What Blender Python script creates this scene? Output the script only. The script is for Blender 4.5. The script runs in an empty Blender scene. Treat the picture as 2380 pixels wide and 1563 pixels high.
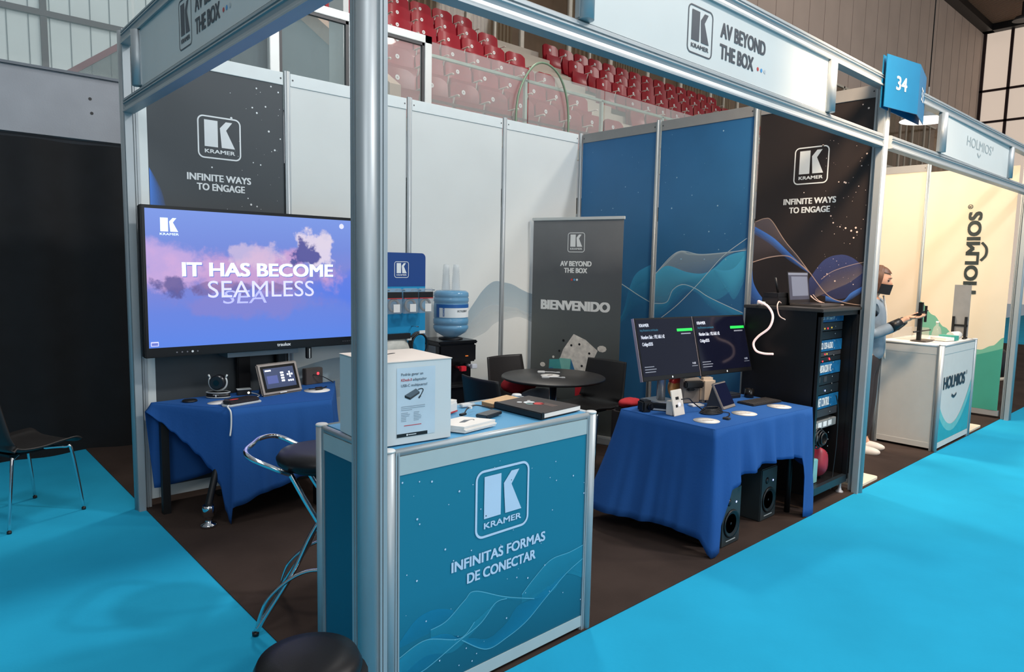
import bpy, bmesh, math, random
from mathutils import Vector, Matrix
random.seed(7)
S = bpy.context.scene
COL = S.collection
sin, cos, PI = math.sin, math.cos, math.pi

# ---------------------------------------------------------------- camera
CAM = Vector((-1.0839, -1.8686, 1.5795))
YAW, PITCH, ROLL = 0.736, -0.1035, 0.02
fw = Vector((sin(YAW)*cos(PITCH), cos(YAW)*cos(PITCH), sin(PITCH)))
r0 = Vector((cos(YAW), -sin(YAW), 0)); u0 = r0.cross(fw)
rr = cos(ROLL)*r0 + sin(ROLL)*u0; uu = -sin(ROLL)*r0 + cos(ROLL)*u0
cam_d = bpy.data.cameras.new('camera'); cam = bpy.data.objects.new('camera', cam_d); COL.objects.link(cam)
cam.matrix_world = Matrix(((rr.x, uu.x, -fw.x, CAM.x), (rr.y, uu.y, -fw.y, CAM.y), (rr.z, uu.z, -fw.z, CAM.z), (0, 0, 0, 1)))
cam_d.sensor_fit = 'HORIZONTAL'; cam_d.sensor_width = 36.0; cam_d.lens = 36.0*1589.64/2380.0
cam_d.clip_end = 200
S.camera = cam

# ---------------------------------------------------------------- exposure, world, lights
S.view_settings.view_transform = 'Standard'; S.view_settings.look = 'None'
S.view_settings.gamma = 1.0; S.view_settings.use_curve_mapping = False
S.view_settings.exposure = -0.22
w = bpy.data.worlds.new('hall_daylight'); S.world = w; w.use_nodes = True
nt = w.node_tree; nt.nodes.clear()
out = nt.nodes.new('ShaderNodeOutputWorld'); bg = nt.nodes.new('ShaderNodeBackground')
tc = nt.nodes.new('ShaderNodeTexCoord'); dot = nt.nodes.new('ShaderNodeVectorMath'); dot.operation = 'DOT_PRODUCT'
dot.inputs[1].default_value = Vector((0.42, -0.62, 0.66)).normalized()
nt.links.new(tc.outputs['Generated'], dot.inputs[0])
rmp = nt.nodes.new('ShaderNodeValToRGB')
mr = nt.nodes.new('ShaderNodeMapRange'); mr.inputs['From Min'].default_value = -1; mr.inputs['From Max'].default_value = 1
nt.links.new(dot.outputs['Value'], mr.inputs['Value']); nt.links.new(mr.outputs['Result'], rmp.inputs['Fac'])
rmp.color_ramp.elements[0].position = 0.25; rmp.color_ramp.elements[0].color = (0.10, 0.115, 0.13, 1)
rmp.color_ramp.elements[1].position = 0.95; rmp.color_ramp.elements[1].color = (0.74, 0.83, 0.90, 1)
nt.links.new(rmp.outputs['Color'], bg.inputs['Color']); bg.inputs['Strength'].default_value = 0.58
nt.links.new(bg.outputs[0], out.inputs['Surface'])

def area(name, loc, target, size, power, color, sy=None, spread=None):
    d = bpy.data.lights.new(name, 'AREA'); d.energy = power; d.color = color; d.size = size
    if sy: d.shape = 'RECTANGLE'; d.size_y = sy
    if spread: d.spread = spread
    o = bpy.data.objects.new(name, d); COL.objects.link(o); o.location = loc
    o.rotation_euler = (Vector(target)-Vector(loc)).to_track_quat('-Z', 'Y').to_euler()
    return o
area('hall_lamp_front', (5.3, -4.3, 7.8), (1.6, 1.0, 0.6), 0.55, 400, (0.97, 0.97, 1.0))
area('hall_lamp_side', (7.2, -3.0, 6.7), (1.2, 1.0, 0.6), 0.6, 200, (1.0, 0.93, 0.84))
area('hall_lamp_back', (5.2, 5.2, 9.5), (3.2, 0.2, 0.4), 1.0, 330, (1.0, 0.93, 0.84))
area('front_fill', (0.5, -11.5, 4.2), (2.0, 1.0, 1.2), 8.0, 330, (0.96, 0.98, 1.0), sy=5.0)  # added soft fill from the front, not a known source
area('left_fill', (-3.6, -4.5, 6.0), (4.0, 1.6, 1.6), 2.0, 165, (0.96, 0.98, 1.0))  # added fill to lift the left sign and right wall
area('upper_wall_fill_right', (19.0, -4.0, 13.0), (24.0, 10.0, 9.5), 4.0, 760, (1.0, 0.94, 0.88))  # added light to brighten the upper right wall
area('upper_wall_fill_left', (0.0, -2.0, 12.5), (-1.0, 10.0, 6.5), 3.0, 430, (0.95, 0.98, 1.0))  # added light to brighten the upper left wall
area('warm_lamp_neighbour', (5.7, 1.1, 2.95), (7.9, 0.8, 1.3), 0.5, 85, (1.0, 0.78, 0.54))
area('warm_lamp_rack', (2.9, -1.1, 3.9), (4.0, 0.35, 1.9), 0.5, 34, (1.0, 0.74, 0.5), spread=1.3)

# ---------------------------------------------------------------- materials
def lin(c):
    if isinstance(c, str): c = tuple(int(c[i:i+2], 16) for i in (0, 2, 4))
    return tuple(((v/255/12.92) if v/255 <= 0.04045 else ((v/255+0.055)/1.055)**2.4) for v in c)
MATS = {}
def M(name, col=(128, 128, 128), rough=0.5, metal=0.0, var=0.06, scale=12.0, bump=0.0, spec=0.5, coat=0.0, trans=0.0, emit=None, estr=1.0):
    if name in MATS: return MATS[name]
    m = bpy.data.materials.new(name); m.use_nodes = True; t = m.node_tree; b = t.nodes['Principled BSDF']
    c = lin(col)
    co = t.nodes.new('ShaderNodeTexCoord'); no = t.nodes.new('ShaderNodeTexNoise'); no.inputs['Scale'].default_value = scale
    no.inputs['Detail'].default_value = 4
    t.links.new(co.outputs['Object'], no.inputs['Vector'])
    rp = t.nodes.new('ShaderNodeValToRGB'); rp.color_ramp.elements[0].position = 0.3; rp.color_ramp.elements[1].position = 0.7
    rp.color_ramp.elements[0].color = tuple(max(0, v*(1-var)) for v in c)+(1,); rp.color_ramp.elements[1].color = tuple(min(1, v*(1+var)) for v in c)+(1,)
    t.links.new(no.outputs['Fac'], rp.inputs['Fac']); t.links.new(rp.outputs['Color'], b.inputs['Base Color'])
    b.inputs['Roughness'].default_value = rough; b.inputs['Metallic'].default_value = metal
    b.inputs['Specular IOR Level'].default_value = spec; b.inputs['Coat Weight'].default_value = coat
    b.inputs['Transmission Weight'].default_value = trans
    if bump:
        bp = t.nodes.new('ShaderNodeBump'); bp.inputs['Strength'].default_value = bump; bp.inputs['Distance'].default_value = 0.003
        n2 = t.nodes.new('ShaderNodeTexNoise'); n2.inputs['Scale'].default_value = scale*25
        t.links.new(co.outputs['Object'], n2.inputs['Vector'])
        t.links.new(n2.outputs['Fac'], bp.inputs['Height']); t.links.new(bp.outputs[0], b.inputs['Normal'])
    if emit:
        b.inputs['Emission Color'].default_value = lin(emit)+(1,); b.inputs['Emission Strength'].default_value = estr
    MATS[name] = m; return m
def MT(name, col, alpha, rough=0.1, gloss=0.08, alpha_v=None, uvdir=1):
    """see-through sheet: transparent mixed with a coloured coat; alpha_v: (a0,a1) ramp across the ribbon"""
    if name in MATS: return MATS[name]
    m = bpy.data.materials.new(name); m.use_nodes = True; t = m.node_tree; t.nodes.clear()
    o = t.nodes.new('ShaderNodeOutputMaterial'); tr = t.nodes.new('ShaderNodeBsdfTransparent'); d = t.nodes.new('ShaderNodeBsdfPrincipled')
    d.inputs['Base Color'].default_value = lin(col)+(1,); d.inputs['Roughness'].default_value = rough
    mx = t.nodes.new('ShaderNodeMixShader'); mx.inputs[0].default_value = alpha
    if alpha_v:
        uv = t.nodes.new('ShaderNodeUVMap'); sp = t.nodes.new('ShaderNodeSeparateXYZ'); t.links.new(uv.outputs[0], sp.inputs[0])
        rp = t.nodes.new('ShaderNodeValToRGB'); rp.color_ramp.elements[0].color = (alpha_v[0],)*3+(1,); rp.color_ramp.elements[1].color = (alpha_v[1],)*3+(1,)
        if len(alpha_v) > 2:
            e = rp.color_ramp.elements.new(0.94); e.color = (alpha_v[2],)*3+(1,)
        t.links.new(sp.outputs[1], rp.inputs['Fac']); t.links.new(rp.outputs['Color'], mx.inputs[0])
    t.links.new(tr.outputs[0], mx.inputs[1]); t.links.new(d.outputs[0], mx.inputs[2]); t.links.new(mx.outputs[0], o.inputs[0])
    MATS[name] = m; return m
def MS(name, ramp, scale=(1, 1, 1), noise=3.0, estr=0.0, rough=0.4, axis='Z', span=(0, 1), mix=0.0):
    """ramp of print or screen colours along an object axis, bent by noise; estr>0 for lit screens"""
    if name in MATS: return MATS[name]
    m = bpy.data.materials.new(name); m.use_nodes = True; t = m.node_tree; b = t.nodes['Principled BSDF']
    co = t.nodes.new('ShaderNodeTexCoord'); sp = t.nodes.new('ShaderNodeSeparateXYZ'); t.links.new(co.outputs['Object'], sp.inputs[0])
    no = t.nodes.new('ShaderNodeTexNoise'); no.inputs['Scale'].default_value = noise; no.inputs['Detail'].default_value = 5
    t.links.new(co.outputs['Object'], no.inputs['Vector'])
    mp = t.nodes.new('ShaderNodeMapRange'); mp.inputs['From Min'].default_value = span[0]; mp.inputs['From Max'].default_value = span[1]
    t.links.new(sp.outputs[axis], mp.inputs['Value'])
    ma = t.nodes.new('ShaderNodeMath'); ma.operation = 'MULTIPLY_ADD'; ma.inputs[1].default_value = mix; 
    sb = t.nodes.new('ShaderNodeMath'); sb.operation = 'SUBTRACT'; sb.inputs[1].default_value = 0.5
    t.links.new(no.outputs['Fac'], sb.inputs[0]); t.links.new(sb.outputs[0], ma.inputs[0]); t.links.new(mp.outputs[0], ma.inputs[2])
    rp = t.nodes.new('ShaderNodeValToRGB'); els = rp.color_ramp.elements
    els[0].position = ramp[0][0]; els[0].color = lin(ramp[0][1])+(1,)
    els[1].position = ramp[-1][0]; els[1].color = lin(ramp[-1][1])+(1,)
    for p, c in ramp[1:-1]:
        e = els.new(p); e.color = lin(c)+(1,)
    t.links.new(ma.outputs[0], rp.inputs['Fac'])
    b.inputs['Roughness'].default_value = rough
    if estr:
        b.inputs['Base Color'].default_value = (0.01, 0.01, 0.01, 1); t.links.new(rp.outputs['Color'], b.inputs['Emission Color']); b.inputs['Emission Strength'].default_value = estr
        b.inputs['Specular IOR Level'].default_value = 0.3
    else: t.links.new(rp.outputs['Color'], b.inputs['Base Color'])
    MATS[name] = m; return m

ALU = M('anodised_aluminium', (176, 182, 184), 0.48, 0.5, 0.03, 6)
ALU2 = M('white_aluminium', (206, 210, 208), 0.42, 0.25, 0.03, 6)
CHROME = M('chrome', (225, 226, 228), 0.08, 1.0, 0.01)
WHITEP = M('white_laminate', (214, 217, 213), 0.45, 0, 0.02, 3)
BLACKP = M('black_plastic', (22, 22, 24), 0.42, 0, 0.1)
BLACKM = M('black_powder_coat', (10, 10, 12), 0.5, 0, 0.1)
DARKG = M('dark_grey_plastic', (58, 58, 60), 0.45)
WPLAST = M('white_plastic', (226, 224, 220), 0.4, 0, 0.03)
PAPER = M('paper', (232, 226, 218), 0.8, 0, 0.03)
PW = M('white_print', (226, 230, 230), 0.55, 0, 0.02)
PG = M('grey_print', (70, 76, 82), 0.55)
DOTR, DOTB, DOTG = M('red_dot', (196, 60, 60), 0.5), M('blue_dot', (70, 150, 205), 0.5), M('grey_dot', (190, 196, 198), 0.5)
LEDW = M('blue_white_led', (200, 210, 255), 0.4, emit=(150, 170, 255), estr=6)
LEDR = M('red_led', (255, 60, 60), 0.4, emit=(255, 40, 50), estr=5)
LEDG = M('amber_led', (240, 180, 60), 0.4, emit=(235, 190, 70), estr=2)
SCRW = M('lit_white', (240, 244, 255), 0.4, emit=(232, 240, 255), estr=1.0)

# ---------------------------------------------------------------- mesh helpers
class F:                                   # flat frame: origin, x axis, y axis
    def __init__(s, o, x, y):
        s.o, s.x, s.y = Vector(o), Vector(x).normalized(), Vector(y).normalized(); s.n = s.x.cross(s.y)
    def p(s, a, b, h=0): return s.o + s.x*a + s.y*b + s.n*h
def spline(pts, n=8, closed=False):
    P = [Vector(p) for p in pts]; N = len(P); out = []
    rng = N if closed else N-1
    for i in range(rng):
        if closed: a, b, c, d = P[(i-1) % N], P[i], P[(i+1) % N], P[(i+2) % N]
        else: a, b, c, d = P[max(i-1, 0)], P[i], P[i+1], P[min(i+2, N-1)]
        for k in range(n):
            t = k/n
            out.append(0.5*((2*b)+(c-a)*t+(2*a-5*b+4*c-d)*t*t+(3*b-a-3*c+d)*t**3))
    if not closed: out.append(P[-1])
    return out
class MB:
    def __init__(s): s.v, s.f, s.m, s.uv, s.sm = [], [], [], {}, []
    def add(s, vs, fs, m=0, smooth=False):
        b = len(s.v); s.v += [Vector(v) for v in vs]
        for f in fs: s.f.append([b+i for i in f]); s.m.append(m); s.sm.append(smooth)
        return b
    def box(s, a, b, m=0):
        x0, y0, z0 = a; x1, y1, z1 = b
        s.add([(x0,y0,z0),(x1,y0,z0),(x1,y1,z0),(x0,y1,z0),(x0,y0,z1),(x1,y0,z1),(x1,y1,z1),(x0,y1,z1)],
              [(0,3,2,1),(4,5,6,7),(0,1,5,4),(1,2,6,5),(2,3,7,6),(3,0,4,7)], m); return s
    def obox(s, c, size, mat3, m=0):
        b = len(s.v); h = Vector(size)/2; s.box(-h, h, m)
        for i in range(b, len(s.v)): s.v[i] = Vector(c)+mat3 @ s.v[i]
        return s
    def prism(s, poly, fr, h0, h1, m=0):   # polygon in frame, extruded along its normal
        n = len(poly); vs = [fr.p(a, b, h0) for a, b in poly]+[fr.p(a, b, h1) for a, b in poly]
        s.add(vs, [tuple(range(n))[::-1], tuple(range(n, 2*n))]+[(i, (i+1) % n, n+(i+1) % n, n+i) for i in range(n)], m); return s
    def poly(s, pts, fr, h=0.0, m=0):
        s.add([fr.p(a, b, h) for a, b in pts], [tuple(range(len(pts)))], m); return s
    def cyl(s, p0, p1, r, r1=None, n=20, m=0, caps=True, smooth=True):
        p0, p1 = Vector(p0), Vector(p1); r1 = r if r1 is None else r1; d = (p1-p0).normalized()
        a = d.orthogonal().normalized(); b = d.cross(a); vs = []
        for p, q in ((p0, r), (p1, r1)):
            vs += [p+q*(a*cos(2*PI*i/n)+b*sin(2*PI*i/n)) for i in range(n)]
        k = s.add(vs, [(i, (i+1) % n, n+(i+1) % n, n+i) for i in range(n)], m, smooth)
        if caps:
            s.f += [[k+i for i in range(n)][::-1], [k+n+i for i in range(n)]]; s.m += [m, m]; s.sm += [False, False]
        return s
    def tube(s, pts, r, n=8, m=0, closed=False, sp=0):
        P = spline(pts, sp, closed) if sp else [Vector(p) for p in pts]
        N = len(P); vs = []; nrm = None
        for i in range(N):
            d = (P[(i+1) % N]-P[i-1]) if closed else (P[min(i+1, N-1)]-P[max(i-1, 0)])
            d.normalize()
            if nrm is None: nrm = d.orthogonal().normalized()
            nrm = (nrm-d*nrm.dot(d)).normalized(); b = d.cross(nrm)
            q = r[i*len(r)//N] if isinstance(r, (list, tuple)) else r
            vs += [P[i]+q*(nrm*cos(2*PI*k/n)+b*sin(2*PI*k/n)) for k in range(n)]
        fs = []
        for i in range(N if closed else N-1):
            j = (i+1) % N
            fs += [(i*n+k, i*n+(k+1) % n, j*n+(k+1) % n, j*n+k) for k in range(n)]
        k = s.add(vs, fs, m, True)
        if not closed:
            s.f += [[k+i for i in range(n)][::-1], [k+(N-1)*n+i for i in range(n)]]; s.m += [m, m]; s.sm += [False, False]
        return s
    def lathe(s, prof, c=(0, 0, 0), n=32, m=0, sx=1, sy=1, smooth=True):
        c = Vector(c); vs = []
        for r, z in prof: vs += [c+Vector((r*sx*cos(2*PI*i/n), r*sy*sin(2*PI*i/n), z)) for i in range(n)]
        k = s.add(vs, [(j*n+i, j*n+(i+1) % n, (j+1)*n+(i+1) % n, (j+1)*n+i) for j in range(len(prof)-1) for i in range(n)], m, smooth)
        L = len(prof)
        if prof[0][0] > 1e-4: s.f.append([k+i for i in range(n)][::-1]); s.m.append(m); s.sm.append(False)
        if prof[-1][0] > 1e-4: s.f.append([k+(L-1)*n+i for i in range(n)]); s.m.append(m); s.sm.append(False)
        return s
    def grid(s, fn, nu, nv, m=0, smooth=True, uv=False):
        vs = [fn(i/nu, j/nv) for j in range(nv+1) for i in range(nu+1)]
        W = nu+1
        k = s.add(vs, [(j*W+i, j*W+i+1, (j+1)*W+i+1, (j+1)*W+i) for j in range(nv) for i in range(nu)], m, smooth)
        if uv:
            for j in range(nv+1):
                for i in range(nu+1): s.uv[k+j*W+i] = (i/nu, j/nv)
        return s
    def ribbon(s, fr, A, B, m=0, h=0.001, nu=48, nv=10):
        a, b = spline([(x, y, 0) for x, y in A], 16), spline([(x, y, 0) for x, y in B], 16)
        def at(L, t):
            q = t*(len(L)-1); i = min(int(q), len(L)-2); return L[i].lerp(L[i+1], q-i)
        def fn(u, v):
            p = at(a, u).lerp(at(b, u), v); return fr.p(p.x, p.y, h)
        return s.grid(fn, nu, nv, m, False, True)
    def disc(s, fr, x, y, r, h=0.001, m=0, n=12, ry=None):
        ry = ry or r; return s.poly([(x+r*cos(2*PI*i/n), y+ry*sin(2*PI*i/n)) for i in range(n)], fr, h, m)
    def rrect(s, fr, x0, y0, x1, y1, r, h=0.0, m=0, hole=0.0, n=6):
        def ring(q, rad):
            pts = []
            for cx, cy, a0 in ((x1-q-rad, y1-q-rad, 0), (x0+q+rad, y1-q-rad, 90), (x0+q+rad, y0+q+rad, 180), (x1-q-rad, y0+q+rad, 270)):
                pts += [(cx+rad*cos(math.radians(a0+90*k/n)), cy+rad*sin(math.radians(a0+90*k/n))) for k in range(n+1)]
            return pts
        o = ring(0, r)
        if not hole: return s.poly(o, fr, h, m)
        i = ring(hole, max(r-hole, 0.0005)); N = len(o)
        s.add([fr.p(a, b, h) for a, b in o]+[fr.p(a, b, h) for a, b in i], [(k, (k+1) % N, N+(k+1) % N, N+k) for k in range(N)], m); return s
    def text(s, txt, fr, x0, y0, x1, y1, h=0.001, m=0, bold=0.0, shear=0.0):
        cu = bpy.data.curves.new('t', 'FONT'); cu.body = txt; cu.size = 1.0; cu.shear = shear; cu.resolution_u = 4; cu.align_x = 'LEFT'
        ob = bpy.data.objects.new('t', cu); me = bpy.data.meshes.new_from_object(ob)
        X = [v.co.x for v in me.vertices]; Y = [v.co.y for v in me.vertices]
        if X:
            ax, bx, ay, by = min(X), max(X), min(Y), max(Y)
            k = bold*(y1-y0)*1.1; ky = k*0.5; x0 += k; x1 -= k; y0 += ky; y1 -= ky
            for q_, (ox, oy) in enumerate(((0, 0), (k, ky), (-k, -ky), (k, -ky), (-k, ky)) if bold else ((0, 0),)):
                vs = [fr.p(x0+ox+(v.co.x-ax)/(bx-ax)*(x1-x0), y0+oy+(v.co.y-ay)/(by-ay)*(y1-y0), h+q_*0.00012) for v in me.vertices]
                s.add(vs, [tuple(p.vertices) for p in me.polygons], m)
        bpy.data.objects.remove(ob); bpy.data.curves.remove(cu); bpy.data.meshes.remove(me)
        return s
    def logo(s, fr, x0, y0, w, hh, h=0.001, m=0, frame=True, text=True):
        if frame: s.rrect(fr, x0, y0, x0+w, y0+hh, w*0.14, h, m, hole=w*0.034)
        q = lambda a, b: (x0+w*a, y0+hh*b)
        s.poly([q(.155, .28), q(.46, .28), q(.46, .90), q(.155, .90)], fr, h, m)
        s.poly([q(.545, .28), q(.855, .28), q(.655, .70), q(.51, .74)], fr, h, m)
        s.poly([q(.51, .74), q(.655, .70), q(.80, .90), q(.65, .90)], fr, h, m)
        if text: s.text('KRAMER', fr, x0+w*.155, y0+hh*.13, x0+w*.855, y0+hh*.22, h, m, 0.05)
        return s
    def build(s, name, mats, parent=None, bevel=0.0, loc=None, rotz=0.0, segs=2, flip=True):
        me = bpy.data.meshes.new(name); me.from_pydata([tuple(v) for v in s.v], [], s.f)
        mats = mats if isinstance(mats, (list, tuple)) else [mats]
        for m in mats: me.materials.append(m)
        for p, mi, sm in zip(me.polygons, s.m, s.sm): p.material_index = mi; p.use_smooth = sm
        if s.uv:
            lay = me.uv_layers.new(name='UVMap')
            for l in me.loops: lay.data[l.index].uv = s.uv.get(l.vertex_index, (0, 0))
        if flip or bevel:
            bm = bmesh.new(); bm.from_mesh(me)
            if flip: bmesh.ops.recalc_face_normals(bm, faces=bm.faces)
            if bevel:
                es = [e for e in bm.edges if len(e.link_faces) == 2 and e.calc_face_angle(0) > 0.6]
                bmesh.ops.bevel(bm, geom=es, offset=bevel, segments=segs, affect='EDGES', clamp_overlap=True)
            bm.to_mesh(me); bm.free()
        o = bpy.data.objects.new(name, me); COL.objects.link(o)
        if parent: o.parent = parent
        if loc: o.location = loc
        o.rotation_euler.z = rotz
        return o
def tag(o, label=None, cat=None, group=None, kind=None):
    if label: o['label'] = label
    if cat: o['category'] = cat
    if group: o['group'] = group
    if kind: o['kind'] = kind
    return o
def thing(name, label, cat, loc=(0, 0, 0), rotz=0.0, group=None):
    o = bpy.data.objects.new(name, None); COL.objects.link(o); o.location = loc; o.rotation_euler.z = rotz; o.empty_display_size = 0.1
    return tag(o, label, cat, group)
def struct(o): o['kind'] = 'structure'; return o
def copy_thing(root, loc=None, rotz=None, label=None, group=None):
    r = root.copy(); COL.objects.link(r)
    if loc is not None: r.location = loc
    if rotz is not None: r.rotation_euler.z = rotz
    if label: r['label'] = label
    if group: r['group'] = group
    for ch in list(root.children):
        c = ch.copy(); COL.objects.link(c); c.parent = r
        for g in list(ch.children):
            d = g.copy(); COL.objects.link(d); d.parent = c
    return r
ORD = ['first', 'second', 'third', 'fourth', 'fifth', 'sixth', 'seventh', 'eighth', 'ninth', 'tenth', 'eleventh', 'twelfth', 'thirteenth', 'fourteenth', 'fifteenth']
# ================================================================ SETTING
B = 2.795                                   # inner face of the back wall
BLUEC = M('blue_carpet', (36, 158, 196), 0.95, 0, 0.07, 1.6, bump=0.35, spec=0.1)
DARKC = M('dark_carpet', (60, 49, 44), 0.95, 0, 0.22, 2.2, bump=0.35, spec=0.1)
f = MB().box((-14, -14, -0.05), (46, 4.6, 0.0)); struct(f.build('floor', BLUEC))
f = MB().box((0.02, 0.0, 0.0), (18, 4.56, 0.004)); struct(f.build('floor_booth', DARKC))
CONC = M('concrete', (150, 153, 158), 0.85, 0, 0.08, 3.0, bump=0.3)
CONC2 = M('pale_concrete', (190, 176, 160), 0.85, 0, 0.06, 2.0)
CURT = M('black_curtain', (13, 15, 18), 0.9, 0, 0.3, 5.0)
POLY = M('polycarbonate_sheet', (196, 206, 204), 0.5, 0, 0.05, 1.2)
POLYW = M('warm_wall_sheet', (206, 184, 170), 0.6, 0, 0.06, 0.8)
MULL = M('dark_red_mullion', (48, 28, 32), 0.5)
SLAT = M('beige_slat', (190, 164, 130), 0.6)
LITP = M('lit_polycarbonate', (235, 224, 214), 0.5, 0, 0.04, 0.5, emit=(240, 218, 198), estr=0.66)
wl_ = struct(MB().box((-5.0, -13, 0), (-4.8, 4.4, 8.5)).build('light_blocker_left', M('blocker_grey', (104, 108, 112), 0.8, 0, 0.1, 1)))  # unseen slab added to cut the light coming from the left
# black drape under the balcony, in soft folds
c = MB(); c.grid(lambda u, v: Vector((-9+12.5*u, 4.5+0.035*sin(u*150)+0.02*sin(u*71+1), 0.0+2.46*v)), 500, 2, 0)
tag(c.build('stage_curtain', CURT, flip=False), 'long black curtain hanging under the concrete balcony beam, left of the booth', 'curtain')
# balcony slab with its concrete front and bolt marks
p = MB().box((-12, 4.52, 2.5), (3.0, 4.68, 2.99)).box((-12, 4.68, 2.8), (3.0, 10, 2.98)).box((3.0, 4.52, 2.5), (18, 4.68, 2.99))
par = struct(p.build('wall_balcony', CONC))
d = MB()
for u, z in ((0.095, 2.82), (0.10, 2.71), (0.255, 2.80), (0.26, 2.69), (-0.4, 2.8), (-0.4, 2.69)):
    d.disc(F((0, 4.52, 0), (1, 0, 0), (0, 0, 1)), u*1.6, z, 0.012, 0.002)
d.build('bolt_mark', BLACKP, par)
d = MB().box((-12, 4.50, 2.985), (3.0, 4.56, 3.005)); d.build('coping', M('coping_metal', (92, 98, 104), 0.4, 0.6), par)
# hall back wall: polycarbonate left, window band and warm cladding right
BW = 10.0
wl = MB().box((-14, BW, 2.9), (3.4, BW+0.1, 15.4), 0)
wall_l = struct(wl.build('wall_back', POLY))
m = MB()
for x in (-8.4, -6.6, -4.8, -3.0, -1.15, 0.68, 2.5): m.box((x-0.04, BW-0.05, 2.9), (x+0.04, BW, 15))
for z in (4.95, 6.05, 7.15, 8.3, 9.5): m.box((-14, BW-0.06, z-0.04), (3.4, BW, z+0.04))
m.build('mullion_grid', MULL, wall_l)
m = MB()
for i in range(70): m.box((-14+i*0.25, BW-0.012, 2.9), (-14+i*0.25+0.012, BW, 15))
m.build('sheet_joint', M('sheet_joint', (112, 122, 124), 0.6), wall_l)
wr = MB().box((3.4, BW, 2.9), (44.5, BW+0.1, 6.2)).box((3.4, BW, 8.75), (44.5, BW+0.1, 15.3)).box((3.4, BW+0.9, 6.2), (44.5, BW+1.0, 8.75), 1).box((3.4, BW+0.1, 8.75), (44.5, BW+1.0, 8.8), 1)
wall_r = struct(wr.build('wall_tribune', [POLYW, M('gallery_glow', (120, 102, 86), 0.7, 0, 0.5, 1.5, emit=(96, 78, 62), estr=0.7)]))  # gallery back glows by itself in place of its indoor light
m = MB()
for i in range(60): m.box((8+i*1.2, BW-0.01, 8.75), (8+i*1.2+0.02, BW, 15.2))
m.build('cladding_joint', M('cladding_joint', (170, 150, 140), 0.7), wall_r)
# gallery windows, one per bay
GL = MT('gallery_glass', (70, 62, 52), 0.25, 0.05)
FRB = M('cream_window_frame', (216, 204, 186), 0.5, emit=(70, 62, 54), estr=0.0)
for k in range(22):
    x0 = 3.5+k*1.55 + (0.0 if k < 12 else 0.0)
    t = struct(thing('window_%d' % (k+1), None, None, (x0, BW, 6.2)))
    fr = MB().box((0, -0.06, 0), (0.10, 0.02, 2.55)).box((0, -0.06, 0), (1.55, 0.02, 0.10)).box((0, -0.06, 2.47), (1.55, 0.02, 2.55))
    if k % 2: fr.box((0.78, -0.05, 0.1), (0.83, 0.01, 2.47))
    fr.build('frame', FRB, t)
    MB().box((0.1, -0.02, 0.1), (1.55, -0.01, 2.47)).build('pane', GL, t)
    if k % 3 != 1:
        s = MB(); n = 13 if k % 3 == 0 else 9
        for i in range(n): s.box((0.16+i*1.36/n, 0.15, 0.1), (0.16+i*1.36/n+0.055, 0.20, 2.45))
        s.build('slat_blind', SLAT, t)
for k, (x, z, l) in enumerate(((8.35, 7.55, 0.45), (9.2, 7.2, 0.3), (11.2, 7.3, 0.3))):
    tag(MB().box((x, BW+0.4, z), (x+l, BW+0.5, z+0.07)).build('gallery_lamp', M('amber_tube', (240, 180, 90), 0.4, emit=(255, 180, 80), estr=1.6)),
        ('amber strip lamp glowing behind the gallery window above the first block of red seats', 'short amber lamp behind the gallery window over the tribune stairs', 'small amber lamp behind the gallery window over the second block of red seats')[k], 'lamp')
# ceiling and lit end wall
ce = MB().box((12, -14, 15.2), (45.2, BW+0.1, 15.3))
ceil = struct(ce.build('ceiling', M('ceiling_sheet', (118, 92, 74), 0.7)))
m = MB()
for i in range(90): m.box((30+i*0.16, -6, 15.08), (30+i*0.16+0.06, BW, 15.2))
m.build('ceiling_slat', M('brown_slat', (150, 120, 98), 0.6), ceil)
m = MB().box((30, BW-0.5, 14.75), (44.5, BW, 15.2)).box((43.9, -8, 14.75), (44.4, BW, 15.2)); m.build('edge_beam', BLACKM, ceil)
ew = struct(MB().box((44.4, -14, 0), (44.5, BW, 15.2)).build('wall_right', LITP))
m = MB()
for z in (9.9, 11.6): m.box((44.32, -14, z), (44.40, BW, z+0.12))
for y in (9.85, 8.6, 6.4): m.box((44.32, y, 9.9 if y > 9 else 8.5), (44.40, y+0.14, 15.0))
m.build('mullion_grid', MULL, ew)
t = thing('high_bay_lamp', 'small round high bay lamp under the slatted hall ceiling at the top right', 'lamp', (41.2, 7.6, 14.15))
MB().lathe([(0.05, 0.9), (0.05, 0.25), (0.28, 0.2), (0.42, 0.0)], n=20).build('housing', DARKG, t)
MB().lathe([(0.0, 0.02), (0.40, 0.02)], n=20).build('diffuser', M('lamp_off_white', (240, 232, 220), 0.4, emit=(255, 240, 220), estr=0.6), t)
# dome lamp seen above the neighbour booth
t = thing('dome_lamp', 'bright oval dome lamp hanging over the neighbouring booth, below the number sign', 'lamp', (18.05, 4.2, 5.33))
MB().cyl((0, 0, 0.78), (0, 0, 9.87), 0.012, n=6).build('cord', BLACKM, t)
MB().lathe([(0.02, 0.8), (0.02, 0.28), (0.3, 0.22), (0.60, 0.0)], n=24).build('shade', ALU2, t)
MB().lathe([(0.0, -0.05), (0.4, -0.03), (0.59, 0.0)], n=24).build('diffuser', M('warm_lit_diffuser', (255, 250, 240), 0.4, emit=(255, 246, 228), estr=3.0), t)

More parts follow.
